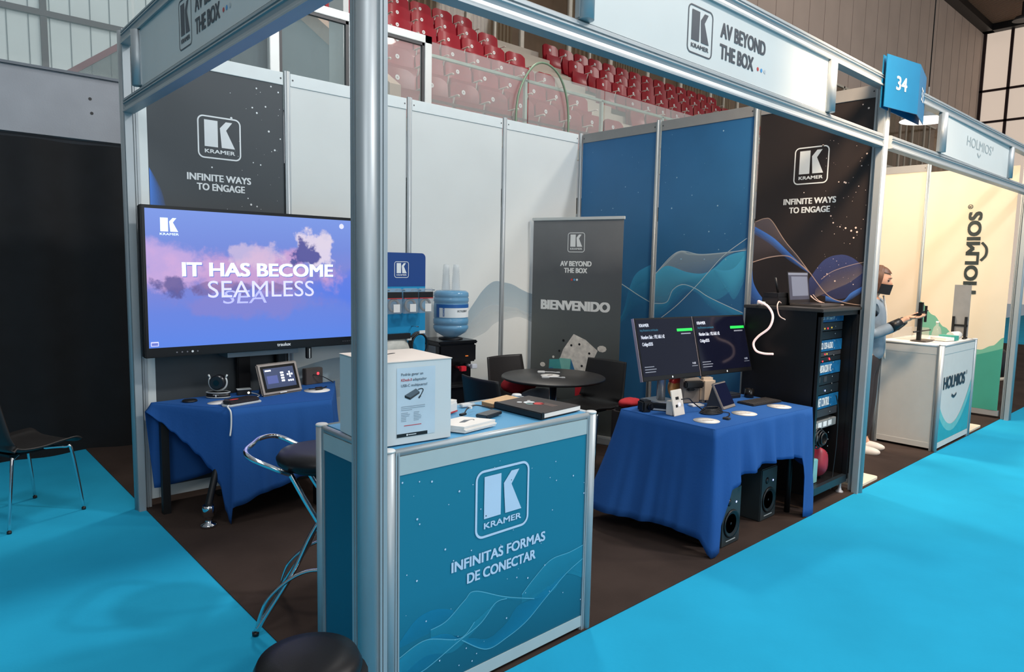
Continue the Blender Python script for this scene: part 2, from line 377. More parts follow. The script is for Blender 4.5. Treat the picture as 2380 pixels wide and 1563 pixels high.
# ---------------------------------------------------------------- tribune: steps, seats, rails
RY = [5.2+0.77*r for r in range(6)]; RZ = [3.72+0.497*r for r in range(6)]
def tribune(x0, x1):
    m = MB()
    for r in range(6): m.box((x0, RY[r]-0.50, 2.9), (x1, RY[r]+0.32, RZ[r]-0.70))
    return m
tb = tribune(3.15, 8.05)
struct(tb.build('trim_1', CONC2)); struct(tribune(9.6, 17.2).build('trim_2', CONC2))
st = MB()
for i in range(14): st.box((8.05, 4.7+0.35*i, 2.9), (9.6, 5.15+0.35*i, 3.0+0.245*i))
struct(st.build('trim_3', CONC2))
sw = MB(); sw.prism([(4.66, 2.98), (9.3, 2.98), (9.3, 6.05), (8.9, 6.05), (4.66, 3.35)], F((3.02, 0, 0), (0, 1, 0), (0, 0, 1)), 0.0, 0.10)
sw = struct(sw.build('wall_stair_side', CONC))
sb = MB(); sb.prism([(4.66, 3.30), (8.9, 6.02), (8.9, 6.22), (4.66, 3.50)], F((2.99, 0, 0), (0, 1, 0), (0, 0, 1)), 0, 0.14)
sb.build('stringer', M('beige_stringer', (196, 164, 140), 0.6), sw)
MB().box((2.95, 5.6, 3.4), (3.02, 5.95, 4.9)).build('pillar', WHITEP, sw)
RED = M('red_seat_plastic', (150, 18, 34), 0.32, 0, 0.10, 3.0, spec=0.5, coat=0.1)
def seat():
    t = thing('tribune_seat', 'x', 'seat', (0, 0, 0))
    b = MB()
    def back(u, v):
        e = (u-0.5)*2; z = -0.40+0.53*v - (0.06*max(0, abs(e)-0.5)**2/0.25 if v > 0.6 else 0)
        return Vector((e*0.236*(1.0-0.05*v), 0.045*v-0.03*e*e, z))
    b.grid(back, 10, 8); b.grid(lambda u, v: back(1-u, v)+Vector((0, 0.03, 0)), 10, 8)
    b.build('seat_back', RED, t)
    def pan(u, v):
        e = (u-0.5)*2; return Vector((e*0.215, -0.13+0.03*sin(v*PI)-0.02*e*e+0.05*v, -0.46+0.34*v))
    p = MB(); p.grid(pan, 8, 6); p.grid(lambda u, v: pan(1-u, v)+Vector((0, 0.035, 0)), 8, 6); p.build('seat_pan', RED, t)
    n = MB(); n.disc(F((0.0, 0.032, 0.02), (1, 0, 0), (0, 0.08, 1)), 0, 0, 0.030, 0.001, 0, 14).disc(F((0.0, 0.032, 0.02), (1, 0, 0), (0, 0.08, 1)), 0, 0, 0.012, 0.002, 1, 10)
    n.build('number_disc', [WPLAST, M('faint_number', (170, 150, 150), 0.5)], t, flip=False)
    a = MB(); a.tube([(0.245, 0.02, -0.10), (0.245, -0.16, -0.09), (0.245, -0.20, -0.11)], 0.013, 8, sp=4); a.tube([(0.245, -0.10, -0.10), (0.245, -0.06, -0.22)], 0.009, 6)
    a.build('armrest', M('cream_armrest', (206, 196, 184), 0.45), t)
    return t
proto = seat(); used = False
for blk, xs, grp in (('near', [3.43+0.49*i for i in range(9)], 'red seats of the left tribune block'), ('far', [9.75+0.49*i for i in range(14)], 'red seats of the right tribune block')):
    for r in range(6):
        for i, x in enumerate(xs):
            if blk == 'near' and r >= 2 and i < (r-1)//1 and x < 3.43+0.49*(r-2)*0.6: continue
            lab = 'red stadium seat, %s from left, %s row from bottom, %s tribune block' % (ORD[i], ORD[r], 'left' if blk == 'near' else 'right')
            loc = (x, RY[r]-0.03, RZ[r])
            if not used: proto.location = loc; proto['label'] = lab; proto['group'] = grp; used = True
            else: copy_thing(proto, loc, 0, lab, grp)
# glass railing of the tribune front
GLASS = MT('railing_glass', (206, 214, 208), 0.24, 0.04)
GL2 = MT('balcony_glass', (170, 190, 190), 0.14, 0.04)
rail = thing('glass_railing', 'glass railing with thin metal handrail in front of the red seats', 'railing', (0, 4.5, 3.0))
for i, (a, b) in enumerate(((3.42, 4.86), (4.88, 6.3), (6.32, 7.7), (7.72, 9.1), (9.12, 10.5), (10.52, 12.0))):
    MB().box((a, -0.006, 0.0), (b, 0.006, 0.98)).build('glass_panel', GLASS, rail)
    MB().box((b-0.01, 0.03, 0.0), (b+0.03, 0.07, 0.86)).build('post', M('pale_green_steel', (176, 190, 176), 0.4, 0.3), rail)
MB().box((3.4, 0.03, 0.84), (12, 0.07, 0.87)).build('handrail', M('pale_green_steel'), rail)
MB().box((3.4, 0.02, 0.36), (12, 0.04, 0.385)).build('lower_rail', M('dark_red_rail', (96, 24, 34), 0.5), rail)
hp = MB(); hp.tube([(4.62, 4.44, 3.0), (4.64, 4.43, 3.6), (4.85, 4.42, 3.98), (5.10, 4.42, 4.08), (5.36, 4.42, 3.95), (5.52, 4.43, 3.6), (5.54, 4.44, 3.0)], 0.014, 8, sp=6)
tag(hp.build('hoop_rail', M('grey_green_tube', (128, 150, 124), 0.4, 0.2)), 'arched grey green tube hoop standing in front of the glass railing', 'rail')
lb = thing('balcony_glass_railing', 'clear glass railing standing on the concrete balcony beam at far left', 'railing', (0, 4.55, 3.0))
for i in range(6): MB().box((-9+1.9*i, -0.006, 0), (-9+1.9*i+1.88, 0.006, 1.0)).build('glass_panel', GL2, lb)
# stair balustrade behind the balcony
sbal = thing('stair_balustrade', 'dark sloping stair balustrade rising behind the balcony, beside the left post', 'balustrade', (0, 0, 0))
fr_ = F((0, 6.2, 0), (1, 0, 0), (0, 0, 1))
MB().prism([(0.30, 3.32), (1.10, 3.95), (1.10, 4.02), (0.26, 3.36)], fr_, -0.03, 0.03).build('handrail', M('dark_red_rail'), sbal)
MB().prism([(0.30, 3.32), (1.10, 3.95), (1.10, 3.3)], fr_, -0.008, 0.008).build('glass_panel', MT('smoked_glass', (92, 96, 94), 0.6, 0.05), sbal)
MB().prism([(0.72, 2.98), (0.77, 2.98), (0.84, 3.72), (0.80, 3.72)], fr_, -0.02, 0.02).build('post', BLACKM, sbal)
# white gate frames on the tribune front
def gate(x0, x1, lab, leaf):
    t = thing('gate_frame', lab, 'frame', (0, 4.44, 2.98), group='white gate frames above the back wall')
    m = MB().box((x0, -0.03, 0), (x0+0.09, 0.03, 1.02)).box((x1-0.09, -0.03, 0), (x1, 0.03, 1.02)).box((x0, -0.03, 0.94), (x1, 0.03, 1.02))
    m.build('frame', ALU2, t, bevel=0.004)
    m = MB().box((x0+0.09, -0.02, 0), (x0+0.12, 0.02, 0.94)).box((x1-0.12, -0.02, 0), (x1-0.09, 0.02, 0.94)).box((x0+0.09, -0.02, 0.91), (x1-0.09, 0.02, 0.94)); m.build('gasket', DARKG, t)
    MB().box((x0+0.1, 0.0, 0), (x1-0.1, 0.006, 0.92)).build('pane', GLASS if leaf else GL2, t)
gate(1.57, 2.46, 'white metal gate frame above the back wall, left of the near post', False)
gate(2.50, 3.36, 'white metal gate frame above the back wall, right of the near post', True)
# ================================================================ BOOTH STRUCTURE
def post_mb(h, dirs, r=0.031):
    m = MB(); m.cyl((0, 0, 0), (0, 0, h), r, n=28)
    for dx, dy in dirs:
        nx, ny = -dy, dx
        def pt(a, b): return (dx*a+nx*b, dy*a+ny*b)
        for a0, a1, bw in ((0.025, 0.036, 0.010), (0.036, 0.044, 0.020), (0.044, 0.048, 0.013), (0.048, 0.062, 0.020)):
            c = [pt(a0, -bw), pt(a1, -bw), pt(a1, bw), pt(a0, bw)]
            m.prism(c, F((0, 0, 0), (1, 0, 0), (0, 1, 0)), 0, h)
    return m
def post(x, y, h, dirs, lab, grp='upright posts of the booth frame', r=0.031):
    o = post_mb(h, dirs, r).build('upright_post', ALU, loc=(x, y, 0)); return tag(o, lab, 'post', grp)
H = 2.9
post(0, 0, H, [(1, 0), (0, 1)], 'thick aluminium corner post in the foreground standing in front of the counter')
post(0, B, H, [(1, 0), (0, -1)], 'aluminium corner post at the far left end of the booth, beside the big screen')
post(4.0, 0, H, [(-1, 0), (0, 1)], 'aluminium corner post at the front right, beside the equipment rack under the number sign')
post(7.9, -0.06, H, [(0, 1), (-1, 0)], 'aluminium corner post of the neighbouring booth at the far right edge')
def slim(x, y, horiz, lab, z1=2.87, prof=0.02):
    m = MB(); m.cyl((0, 0, 0), (0, 0, z1), prof*0.62, n=12)
    ax = (1, 0) if horiz else (0, 1)
    for s in (-1, 1): m.box((ax[0]*s*0.012-0.007, ax[1]*s*0.012-0.007, 0), (ax[0]*s*0.012+0.007, ax[1]*s*0.012+0.007, z1))
    m.box((-prof if horiz else -0.006, -0.006 if horiz else -prof, 0), (prof if horiz else 0.006, 0.006 if horiz else prof, z1))
    return tag(m.build('upright_post', ALU, loc=(x, y, 0)), lab, 'post', 'slim wall uprights')
slim(1.0, B-0.008, True, 'slim aluminium upright between the dark panel and the plain panels of the back wall')
slim(2.0, B-0.008, True, 'slim aluminium upright of the back wall behind the hanging display board')
slim(3.0, B-0.008, True, 'slim aluminium upright of the back wall between the water bottle and the roll-up banner')
slim(3.985, B-0.015, True, 'slim aluminium upright in the inner corner where white and blue walls meet')
slim(3.99, 1.865, False, 'slim aluminium upright between the two blue panels of the right wall')
slim(3.99, 0.935, False, 'slim aluminium upright between the blue panel and the black panel of the right wall')
slim(7.88, 0.90, False, 'slim aluminium upright beside the green and cream hanging of the neighbouring booth', 2.84)
# ------------------------------------------------ wall panels: frames are given in metres on the wall face
TOPR = M('white_top_rail', (216, 222, 220), 0.45, 0.05, 0.02)
TOPG = M('grey_top_rail', (150, 148, 146), 0.5, 0.1, 0.03)
def panel(name, lab, fr, a0, a1, mat, railm, z0=0.05, z1=2.86, rail=0.085, grp=None):
    """fr: frame on the visible face, x along the wall, y up"""
    t = thing(name, lab, 'wall panel', group=grp)
    MB().prism([(a0, z0+0.07), (a1, z0+0.07), (a1, z1-rail), (a0, z1-rail)], fr, -0.016, 0.0).build('board', mat, t)
    MB().prism([(a0, z1-rail), (a1, z1-rail), (a1, z1), (a0, z1)], fr, -0.028, 0.006).build('top_rail', railm, t, bevel=0.002)
    MB().prism([(a0, z0), (a1, z0), (a1, z0+0.07), (a0, z0+0.07)], fr, -0.028, 0.006).build('bottom_rail', railm, t, bevel=0.002)
    sc = MB()
    for a in (a0+0.018, a1-0.018): sc.disc(fr, a, z1-rail*0.5, 0.006, 0.0075)
    sc.build('screw', DARKG, t)
    return t
FB = F((0, B, 0), (1, 0, 0), (0, 0, 1))                 # back wall: +x right, faces -y
FR = F((4.0, 0, 0), (0, -1, 0), (0, 0, 1))              # right wall: x axis = -y, faces -x
DKP = M('charcoal_print', (62, 68, 72), 0.5, 0, 0.05, 1.5)
BKP = M('black_brown_print', (40, 32, 30), 0.5, 0, 0.12, 1.5)
BLP = M('blue_print', (44, 108, 158), 0.5, 0, 0.14, 1.1)
def stars(fr, pts, parent, mat, h=0.0016, extra=None, rnd=(0.004, 0.008)):
    m = MB(); R = random.Random(len(pts))
    for a, b in pts: m.disc(fr, a, b, R.uniform(*rnd), h, 0, 8)
    for q in range(extra[0] if extra else 0):
        a, b = R.uniform(extra[1], extra[2]), R.uniform(extra[3], extra[4]); m.disc(fr, a, b, R.uniform(0.0012, 0.003), h, 0, 6)
    return m.build('printed_star', mat, parent, flip=False)
RB1 = MT('ribbon_white_edge', (214, 226, 236), 0.3, 0.5, alpha_v=(0.02, 0.55, 0.14))
RB2 = MT('ribbon_cyan', (84, 196, 240), 0.3, 0.5, alpha_v=(0.80, 0.28))
RB3 = MT('ribbon_cyan_soft', (70, 178, 230), 0.3, 0.5, alpha_v=(0.62, 0.10))
RB4 = MT('ribbon_pale', (196, 216, 222), 0.3, 0.5, alpha_v=(0.12, 0.80, 0.40))
RB5 = MT('ribbon_blue', (84, 142, 236), 0.3, 0.5, alpha_v=(0.85, 0.10))
RB6 = MT('ribbon_grey', (128, 116, 122), 0.3, 0.5, alpha_v=(0.12, 0.62))
RB7 = MT('ribbon_indigo', (76, 88, 146), 0.3, 0.5, alpha_v=(0.60, 0.35))
def line(m, fr, pts, wd, mi, h):           # thin printed curve
    L = spline([(a, b, 0) for a, b in pts], 10); A = []; C = []
    for i, p in enumerate(L):
        d = L[min(i+1, len(L)-1)]-L[max(i-1, 0)]; n = Vector((-d.y, d.x, 0)).normalized()*wd
        A.append((p.x+n.x, p.y+n.y)); C.append((p.x-n.x, p.y-n.y))
    N = len(A); m.add([fr.p(a, b, h) for a, b in A]+[fr.p(a, b, h) for a, b in C], [(i, i+1, N+i+1, N+i) for i in range(N-1)], mi)
# back wall, dark panel
t = panel('wall_panel', 'charcoal back wall panel with white logo and two lines of lettering above the big screen', FB, 0.115, 0.975, DKP, TOPR)
g = MB().logo(FB, 0.405, 2.225, 0.275, 0.27, 0.0016); g.build('logo', PW, t, flip=False)
g = MB().text('INFINITE WAYS', FB, 0.335, 2.08, 0.742, 2.125, 0.0016, 0, 0.045).text('TO ENGAGE', FB, 0.393, 2.02, 0.70, 2.065, 0.0016, 0, 0.045); g.build('lettering', PW, t, flip=False)
stars(FB, [(0.89, 2.75), (0.94, 2.72), (0.79, 2.72), (0.85, 2.61), (0.76, 2.59), (0.79, 2.56), (0.95, 2.41), (0.91, 2.33), (0.76, 2.23), (0.81, 2.22), (0.49, 2.17), (0.72, 1.99), (0.74, 1.95), (0.78, 1.94), (0.87, 2.45), (0.62, 2.5)], t, PW, extra=(30, 0.5, 0.96, 1.9, 2.75))
g = MB().ribbon(FB, [(0.117, 1.9), (0.117, 2.0), (0.117, 2.10), (0.117, 2.13)], [(0.205, 1.9), (0.185, 1.99), (0.15, 2.07), (0.118, 2.131)], 0, 0.0016); g.build('printed_wave', RB5, t, flip=False)
MB().prism([(0.066, 0.05), (0.113, 0.05), (0.113, 2.86), (0.066, 2.86)], FB, -0.02, 0.004).build('side_rail', TOPR, t)
# plain panels with a pale wave low down
PALEW = [MT('pale_wave_a', (120, 158, 178), 0.3, 0.6, alpha_v=(0.42, 0.30)), MT('pale_wave_b', (176, 190, 196), 0.3, 0.6, alpha_v=(0.5, 0.22))]
W1 = [(1.02, 0.80), (1.4, 0.86), (1.8, 0.78), (2.2, 0.82), (2.45, 0.98), (2.68, 1.24), (2.79, 1.36), (2.91, 1.43), (3.04, 1.42), (3.14, 1.40), (3.26, 1.35), (3.4, 1.31), (3.7, 1.28), (3.97, 1.36)]
W2 = [(1.02, 0.62), (1.4, 0.70), (1.8, 0.66), (2.2, 0.74), (2.45, 0.86), (2.68, 1.10), (2.80, 1.19), (2.9, 1.22), (3.04, 1.20), (3.17, 1.19), (3.25, 1.16), (3.4, 1.12), (3.7, 1.08), (3.97, 1.12)]
W3 = [(1.02, 0.5), (1.4, 0.56), (1.8, 0.58), (2.2, 0.64), (2.45, 0.82), (2.68, 0.93), (2.82, 0.98), (2.92, 1.05), (3.04, 1.08), (3.23, 1.10), (3.4, 1.04), (3.6, 0.98), (3.8, 0.94), (3.97, 0.98)]
def clip_curve(W, a, b):
    L = spline([(x, y, 0) for x, y in W], 12); return [(min(max(p.x, a), b), p.y) for p in L if a-0.04 <= p.x <= b+0.04][::2]
for (a0, a1, lab) in ((1.025, 1.975, 'plain white back wall panel beside the dark panel, mostly behind the screen and the near post'),
                      (2.025, 2.975, 'plain white back wall panel behind the water dispenser'),
                      (3.025, 3.96, 'plain white back wall panel next to the blue wall, behind the roll-up banner')):
    t = panel('wall_panel', lab, FB, a0, a1, WHITEP, TOPR, grp='plain white panels of the back wall')
    c1, c2, c3 = [clip_curve(W, a0, a1) for W in (W1, W2, W3)]
    g = MB().ribbon(FB, c1, c2, 0, 0.0012).ribbon(FB, c2, c3, 1, 0.0014); g.build('printed_wave', PALEW, t, flip=False)
# right wall. coordinates (y, z) on the face -> a = -y
n_ = lambda L: [(-a, b) for a, b in L]
t1 = panel('wall_panel', 'blue right wall panel with a printed wave, next to the inner corner behind the roll-up banner', FR, -2.765, -1.89, BLP, TOPG, grp='blue panels of the right wall')
g = MB().ribbon(FR, n_([(2.76, 0.85), (2.5, 0.95), (2.23, 1.10), (2.13, 1.39), (2.05, 1.53), (1.89, 1.61)]), n_([(2.76, 0.80), (2.45, 0.92), (2.21, 1.05), (2.07, 1.20), (1.98, 1.25), (1.89, 1.27)]), 0, 0.0012)
g.ribbon(FR, n_([(2.76, 1.60), (2.5, 1.56), (2.24, 1.43), (2.03, 1.33), (1.89, 1.27)]), n_([(2.76, 1.30), (2.5, 1.22), (2.24, 1.12), (2.03, 1.08), (1.89, 1.04)]), 1, 0.0014)
line(g, FR, n_([(2.6, 1.58), (2.24, 1.43), (2.03, 1.33), (1.89, 1.27)]), 0.004, 2, 0.0018)
g.build('printed_wave', [RB3, MT('ribbon_blue_soft', (56, 140, 196), 0.3, 0.5, alpha_v=(0.55, 0.05)), MT('ribbon_line', (214, 236, 242), 0.75)], t1, flip=False)
stars(FR, n_([(2.22, 2.32), (2.07, 2.26), (2.36, 2.13), (2.5, 2.12)]), t1, M('pale_blue_print', (150, 190, 214), 0.5), extra=(16, -2.7, -1.95, 1.6, 2.75))
t2 = panel('wall_panel', 'blue right wall panel with a large wave, between the two slim uprights behind the twin monitors', FR, -1.84, -0.96, BLP, TOPG, grp='blue panels of the right wall')
g = MB()
g.ribbon(FR, n_([(1.84, 1.20), (1.7, 1.30), (1.6, 1.42), (1.42, 1.50), (1.28, 1.58), (1.16, 1.68), (0.97, 1.76)]), n_([(1.84, 1.53), (1.62, 1.72), (1.5, 1.71), (1.37, 1.70), (1.2, 1.71), (1.1, 1.72), (0.97, 1.735)]), 1, 0.0012)
g.ribbon(FR, n_([(1.84, 1.53), (1.72, 1.60), (1.52, 1.55), (1.36, 1.54), (1.25, 1.59), (1.13, 1.69), (0.97, 1.73)]), n_([(1.84, 1.28), (1.71, 1.28), (1.65, 1.39), (1.55, 1.44), (1.42, 1.41), (1.2, 1.33), (0.97, 1.54)]), 0, 0.0014)
g.ribbon(FR, n_([(1.84, 1.27), (1.71, 1.28), (1.65, 1.39), (1.55, 1.44), (1.42, 1.41), (1.28, 1.34), (0.97, 1.23)]), n_([(1.84, 1.10), (1.70, 1.20), (1.62, 1.28), (1.50, 1.38), (1.40, 1.36), (1.28, 1.26), (0.97, 1.10)]), 2, 0.0016)
g.ribbon(FR, n_([(1.25, 1.58), (1.15, 1.57), (1.06, 1.60), (0.97, 1.72)]), n_([(1.25, 1.56), (1.12, 1.40), (1.05, 1.34), (0.97, 1.50)]), 0, 0.0018)
for L in ([(1.84, 1.08), (1.77, 1.13), (1.6, 1.26), (1.42, 1.43), (1.28, 1.58), (1.16, 1.70), (0.97, 1.83)], [(1.84, 1.53), (1.62, 1.72), (1.37, 1.70), (0.97, 1.735)], [(1.84, 1.26), (1.71, 1.28), (1.65, 1.39), (1.55, 1.44), (1.42, 1.41), (1.28, 1.34), (0.97, 1.23)]):
    line(g, FR, n_(L), 0.003, 3, 0.002)
g.build('printed_wave', [RB2, RB4, RB3, MT('ribbon_line', (214, 236, 242), 0.75)], t2, flip=False)
stars(FR, n_([(1.66, 2.36), (1.23, 2.7), (1.32, 1.89), (1.17, 1.87), (1.56, 1.87), (1.22, 1.74), (1.5, 2.2), (1.7, 2.1), (1.25, 2.1), (1.35, 1.66), (1.15, 1.66), (1.58, 1.66)]), t2, M('pale_blue_print'), extra=(24, -1.8, -1.0, 1.2, 2.75))
t3 = panel('wall_panel', 'black right wall panel with white logo and lettering above the equipment rack', FR, -0.91, -0.062, BKP, TOPG)
g = MB().logo(FR, -0.618, 2.22, 0.258, 0.272, 0.0024); g.build('logo', PW, t3, flip=False)
g = MB().text('INFINITE WAYS', FR, -0.685, 2.075, -0.29, 2.12, 0.0024, 0, 0.045).text('TO ENGAGE', FR, -0.637, 2.01, -0.33, 2.055, 0.0024, 0, 0.045); g.build('lettering', PW, t3, flip=False)
stars(FR, n_([(0.28, 2.22), (0.23, 2.21), (0.24, 2.215), (0.3, 1.93), (0.25, 1.9), (0.17, 1.87), (0.13, 1.86), (0.15, 1.82), (0.1, 2.4), (0.13, 2.32), (0.14, 2.18), (0.32, 1.98), (0.26, 1.51), (0.13, 1.49), (0.11, 2.71), (0.15, 2.74), (0.32, 1.56), (0.53, 2.16), (0.41, 2.49), (0.21, 1.89), (0.14, 1.89)]), t3, M('pinkish_print', (240, 214, 200), 0.5), h=0.0024, extra=(60, -0.4, -0.08, 1.5, 2.6))
g = MB()
g.ribbon(FR, n_([(0.91, 1.64), (0.77, 1.68), (0.63, 1.69), (0.54, 1.64), (0.45, 1.565)]), n_([(0.91, 1.955), (0.83, 1.98), (0.77, 1.96), (0.66, 1.81), (0.45, 1.57)]), 0, 0.0012)
g.ribbon(FR, n_([(0.91, 1.58), (0.89, 1.47), (0.81, 1.36), (0.70, 1.30)]), n_([(0.91, 1.30), (0.90, 1.28), (0.82, 1.26), (0.70, 1.25)]), 1, 0.0014)
g.ribbon(FR, n_([(0.91, 1.92), (0.75, 1.83), (0.61, 1.71), (0.45, 1.57)]), n_([(0.91, 1.86), (0.76, 1.77), (0.62, 1.66), (0.45, 1.56)]), 1, 0.0016)
g.ribbon(FR, n_([(0.45, 1.52), (0.35, 1.66), (0.24, 1.70), (0.15, 1.68), (0.063, 1.61)]), n_([(0.45, 1.40), (0.35, 1.40), (0.24, 1.38), (0.15, 1.40), (0.063, 1.45)]), 2, 0.0012)
g.ribbon(FR, n_([(0.40, 1.44), (0.28, 1.58), (0.16, 1.62), (0.063, 1.65)]), n_([(0.40, 1.38), (0.28, 1.44), (0.16, 1.50), (0.063, 1.58)]), 0, 0.0016)
g.ribbon(FR, n_([(0.32, 1.40), (0.2, 1.37), (0.14, 1.43), (0.063, 1.48)]), n_([(0.32, 1.36), (0.2, 1.355), (0.14, 1.38), (0.063, 1.44)]), 1, 0.0018)
line(g, FR, n_([(0.91, 1.955), (0.83, 1.98), (0.77, 1.96), (0.66, 1.81), (0.55, 1.69), (0.45, 1.57), (0.31, 1.41), (0.19, 1.36), (0.063, 1.345)]), 0.003, 3, 0.002)
line(g, FR, n_([(0.91, 1.64), (0.77, 1.68), (0.63, 1.69), (0.54, 1.64), (0.45, 1.57)]), 0.004, 3, 0.002)
line(g, FR, n_([(0.36, 1.52), (0.28, 1.58), (0.16, 1.625), (0.063, 1.65)]), 0.002, 3, 0.002)
g.build('printed_wave', [RB6, RB5, RB7, MT('warm_ribbon_line', (222, 190, 172), 0.65)], t3, flip=False)
# ------------------------------------------------ beams and fascia signs
def beam(name, p0, p1, z0, outward, lab, grp='horizontal beams of the booth frame', zt=0.09):
    """profile in (outward, z), run from p0 to p1"""
    d = (Vector(p1)-Vector(p0)); L = d.length; d.normalize(); o = Vector((outward[0], outward[1], 0))
    prof = [(0.0, 0.0), (0.030, 0.0), (0.030, 0.008), (0.022, 0.018), (0.018, 0.032), (0.022, 0.046), (0.028, 0.050), (0.028, 0.056), (0.020, 0.058), (0.020, 0.062), (0.028, 0.064), (0.028, 0.069), (0.022, 0.071), (0.022, 0.080), (0.012, 0.088), (0.0, 0.090)]
    prof += [(-a, b) for a, b in prof[::-1][1:-1]]
    m = MB(); n = len(prof); P = [Vector((p[0], p[1], z0)) for p in (p0, p1)]
    vs = [q+o*a+Vector((0, 0, b*zt/0.09)) for q in P for a, b in prof]
    m.add(vs, [tuple(range(n))[::-1], tuple(range(n, 2*n))]+[(i, (i+1) % n, n+(i+1) % n, n+i) for i in range(n)])
    return tag(m.build(name, ALU), lab, 'beam', grp)
beam('frame_beam', (0.063, 0), (3.937, 0), 2.81, (0, -1), 'upper aluminium beam above the front sign of the booth')
beam('frame_beam', (0.063, 0), (3.937, 0), 2.425, (0, -1), 'lower aluminium beam below the front sign of the booth')
beam('frame_beam', (0, 0.063), (0, B-0.063), 2.81, (-1, 0), 'upper aluminium beam above the left side sign')
beam('frame_beam', (0, 0.063), (0, B-0.063), 2.425, (-1, 0), 'lower aluminium beam below the left side sign')
beam('frame_beam', (4.04, -0.02), (8.6, -0.06), 2.81, (0, -1), 'upper aluminium beam above the sign of the neighbouring booth')
beam('frame_beam', (4.04, -0.02), (8.6, -0.06), 2.425, (0, -1), 'lower aluminium beam below the sign of the neighbouring booth')
FF = F((0, -0.012, 0), (1, 0, 0), (0, 0, 1)); FL = F((-0.012, 0, 0), (0, -1, 0), (0, 0, 1))
def clip(fr, a, parent):
    m = MB(); c0, c1 = fr.p(a, 2.515, 0.012), fr.p(a, 2.808, 0.012); m.cyl(c0, c1, 0.032, n=20)
    m.prism([(a-0.036, 2.52), (a+0.036, 2.52), (a+0.036, 2.805), (a-0.036, 2.805)], fr, -0.012, 0.010)
    m.build('end_clip', ALU, parent)
def fascia(fr, a0, a1, lab):
    t = thing('fascia_sign', lab, 'sign')
    MB().prism([(a0, 2.512), (a1, 2.512), (a1, 2.812), (a0, 2.812)], fr, -0.006, 0.004).build('board', WHITEP, t)
    clip(fr, a0-0.03, t); clip(fr, a1+0.03, t)
    return t
GPL = M('slogan_grey', (66, 72, 80), 0.5)
t = fascia(FF, 0.965, 3.05, 'white front sign with grey logo and slogan, held between the two front beams')
g = MB().logo(FF, 1.615, 2.55, 0.203, 0.212, 0.0055); g.build('logo', GPL, t, flip=False)
g = MB().text('AV BEYOND', FF, 1.885, 2.672, 2.312, 2.742, 0.0055, 0, 0.045).text('THE BOX', FF, 1.885, 2.575, 2.20, 2.645, 0.0055, 0, 0.045); g.build('lettering', GPL, t, flip=False)
g = MB()
for k in range(3): g.disc(FF, 2.245+k*0.036, 2.597, 0.010, 0.0055, k)
g.build('dot', [DOTR, DOTB, DOTG], t, flip=False)
t = fascia(FL, -2.36, -0.28, 'white left side sign with grey logo, seen at a steep angle at the top left')
g = MB().logo(FL, -1.69, 2.55, 0.18, 0.225, 0.0055); g.build('logo', GPL, t, flip=False)
g = MB().text('AV BEYOND', FL, -1.46, 2.672, -1.03, 2.742, 0.0055, 0, 0.045).text('THE BOX', FL, -1.46, 2.575, -1.15, 2.645, 0.0055, 0, 0.045); g.build('lettering', GPL, t, flip=False)
g = MB()
for k in range(3): g.disc(FL, -1.11+k*0.036, 2.597, 0.010, 0.0055, k)
g.build('dot', [DOTR, DOTB, DOTG], t, flip=False)
FN = F((0, -0.047, 0), (1, 0, 0), (0, 0, 1))
t = fascia(FN, 5.03, 7.0, 'white sign of the neighbouring booth with faint grey lettering, at the right edge')
HG = M('faint_grey_print', (164, 174, 174), 0.5)
g = MB().text('HOLMIOS', FN, 5.66, 2.655, 6.40, 2.735, 0.0055, 0, 0.0).text('®', FN, 6.42, 2.70, 6.46, 2.74, 0.0055)
line(g, FN, [(5.98, 2.625), (6.03, 2.60), (6.08, 2.625)], 0.008, 0, 0.0055); g.build('lettering', HG, t, flip=False)
# number sign over the front right post
SB = M('sign_blue', (8, 102, 146), 0.5, 0, 0.04)
t = thing('number_sign', 'blue folded sign with the number 34 fixed above the front right post', 'sign', (3.83, -0.05, 2.67))
t1 = math.radians(-10); t2 = math.radians(12); e1 = Vector((0.41*cos(t1), 0.41*sin(t1), 0)); e2 = e1+Vector((0.40*cos(t2), 0.40*sin(t2), 0))
fa = F((0, 0, 0), (cos(t1), sin(t1), 0), (0, 0, 1)); fb = F(e1, (cos(t2), sin(t2), 0), (0, 0, 1)); fc = F((0, 0, 0), e2, (0, 0, 1))
for nm, fr, L in (('front_board', fa, 0.41), ('side_board', fb, 0.40)): MB().prism([(0, 0), (L, 0), (L, 0.335), (0, 0.335)], fr, -0.005, 0.0).build(nm, SB, t)
MB().prism([(0.01, 0), (e2.length-0.01, 0), (e2.length-0.01, 0.335), (0.01, 0.335)], fc, -0.03, -0.025).build('rear_board', SB, t)
MB().text('34', fa, 0.125, 0.125, 0.255, 0.215, 0.002, 0, 0.03).build('lettering', PW, t, flip=False)
MB().text('33', fb, 0.14, 0.125, 0.27, 0.215, 0.002, 0, 0.03).build('lettering', PW, t, flip=False)
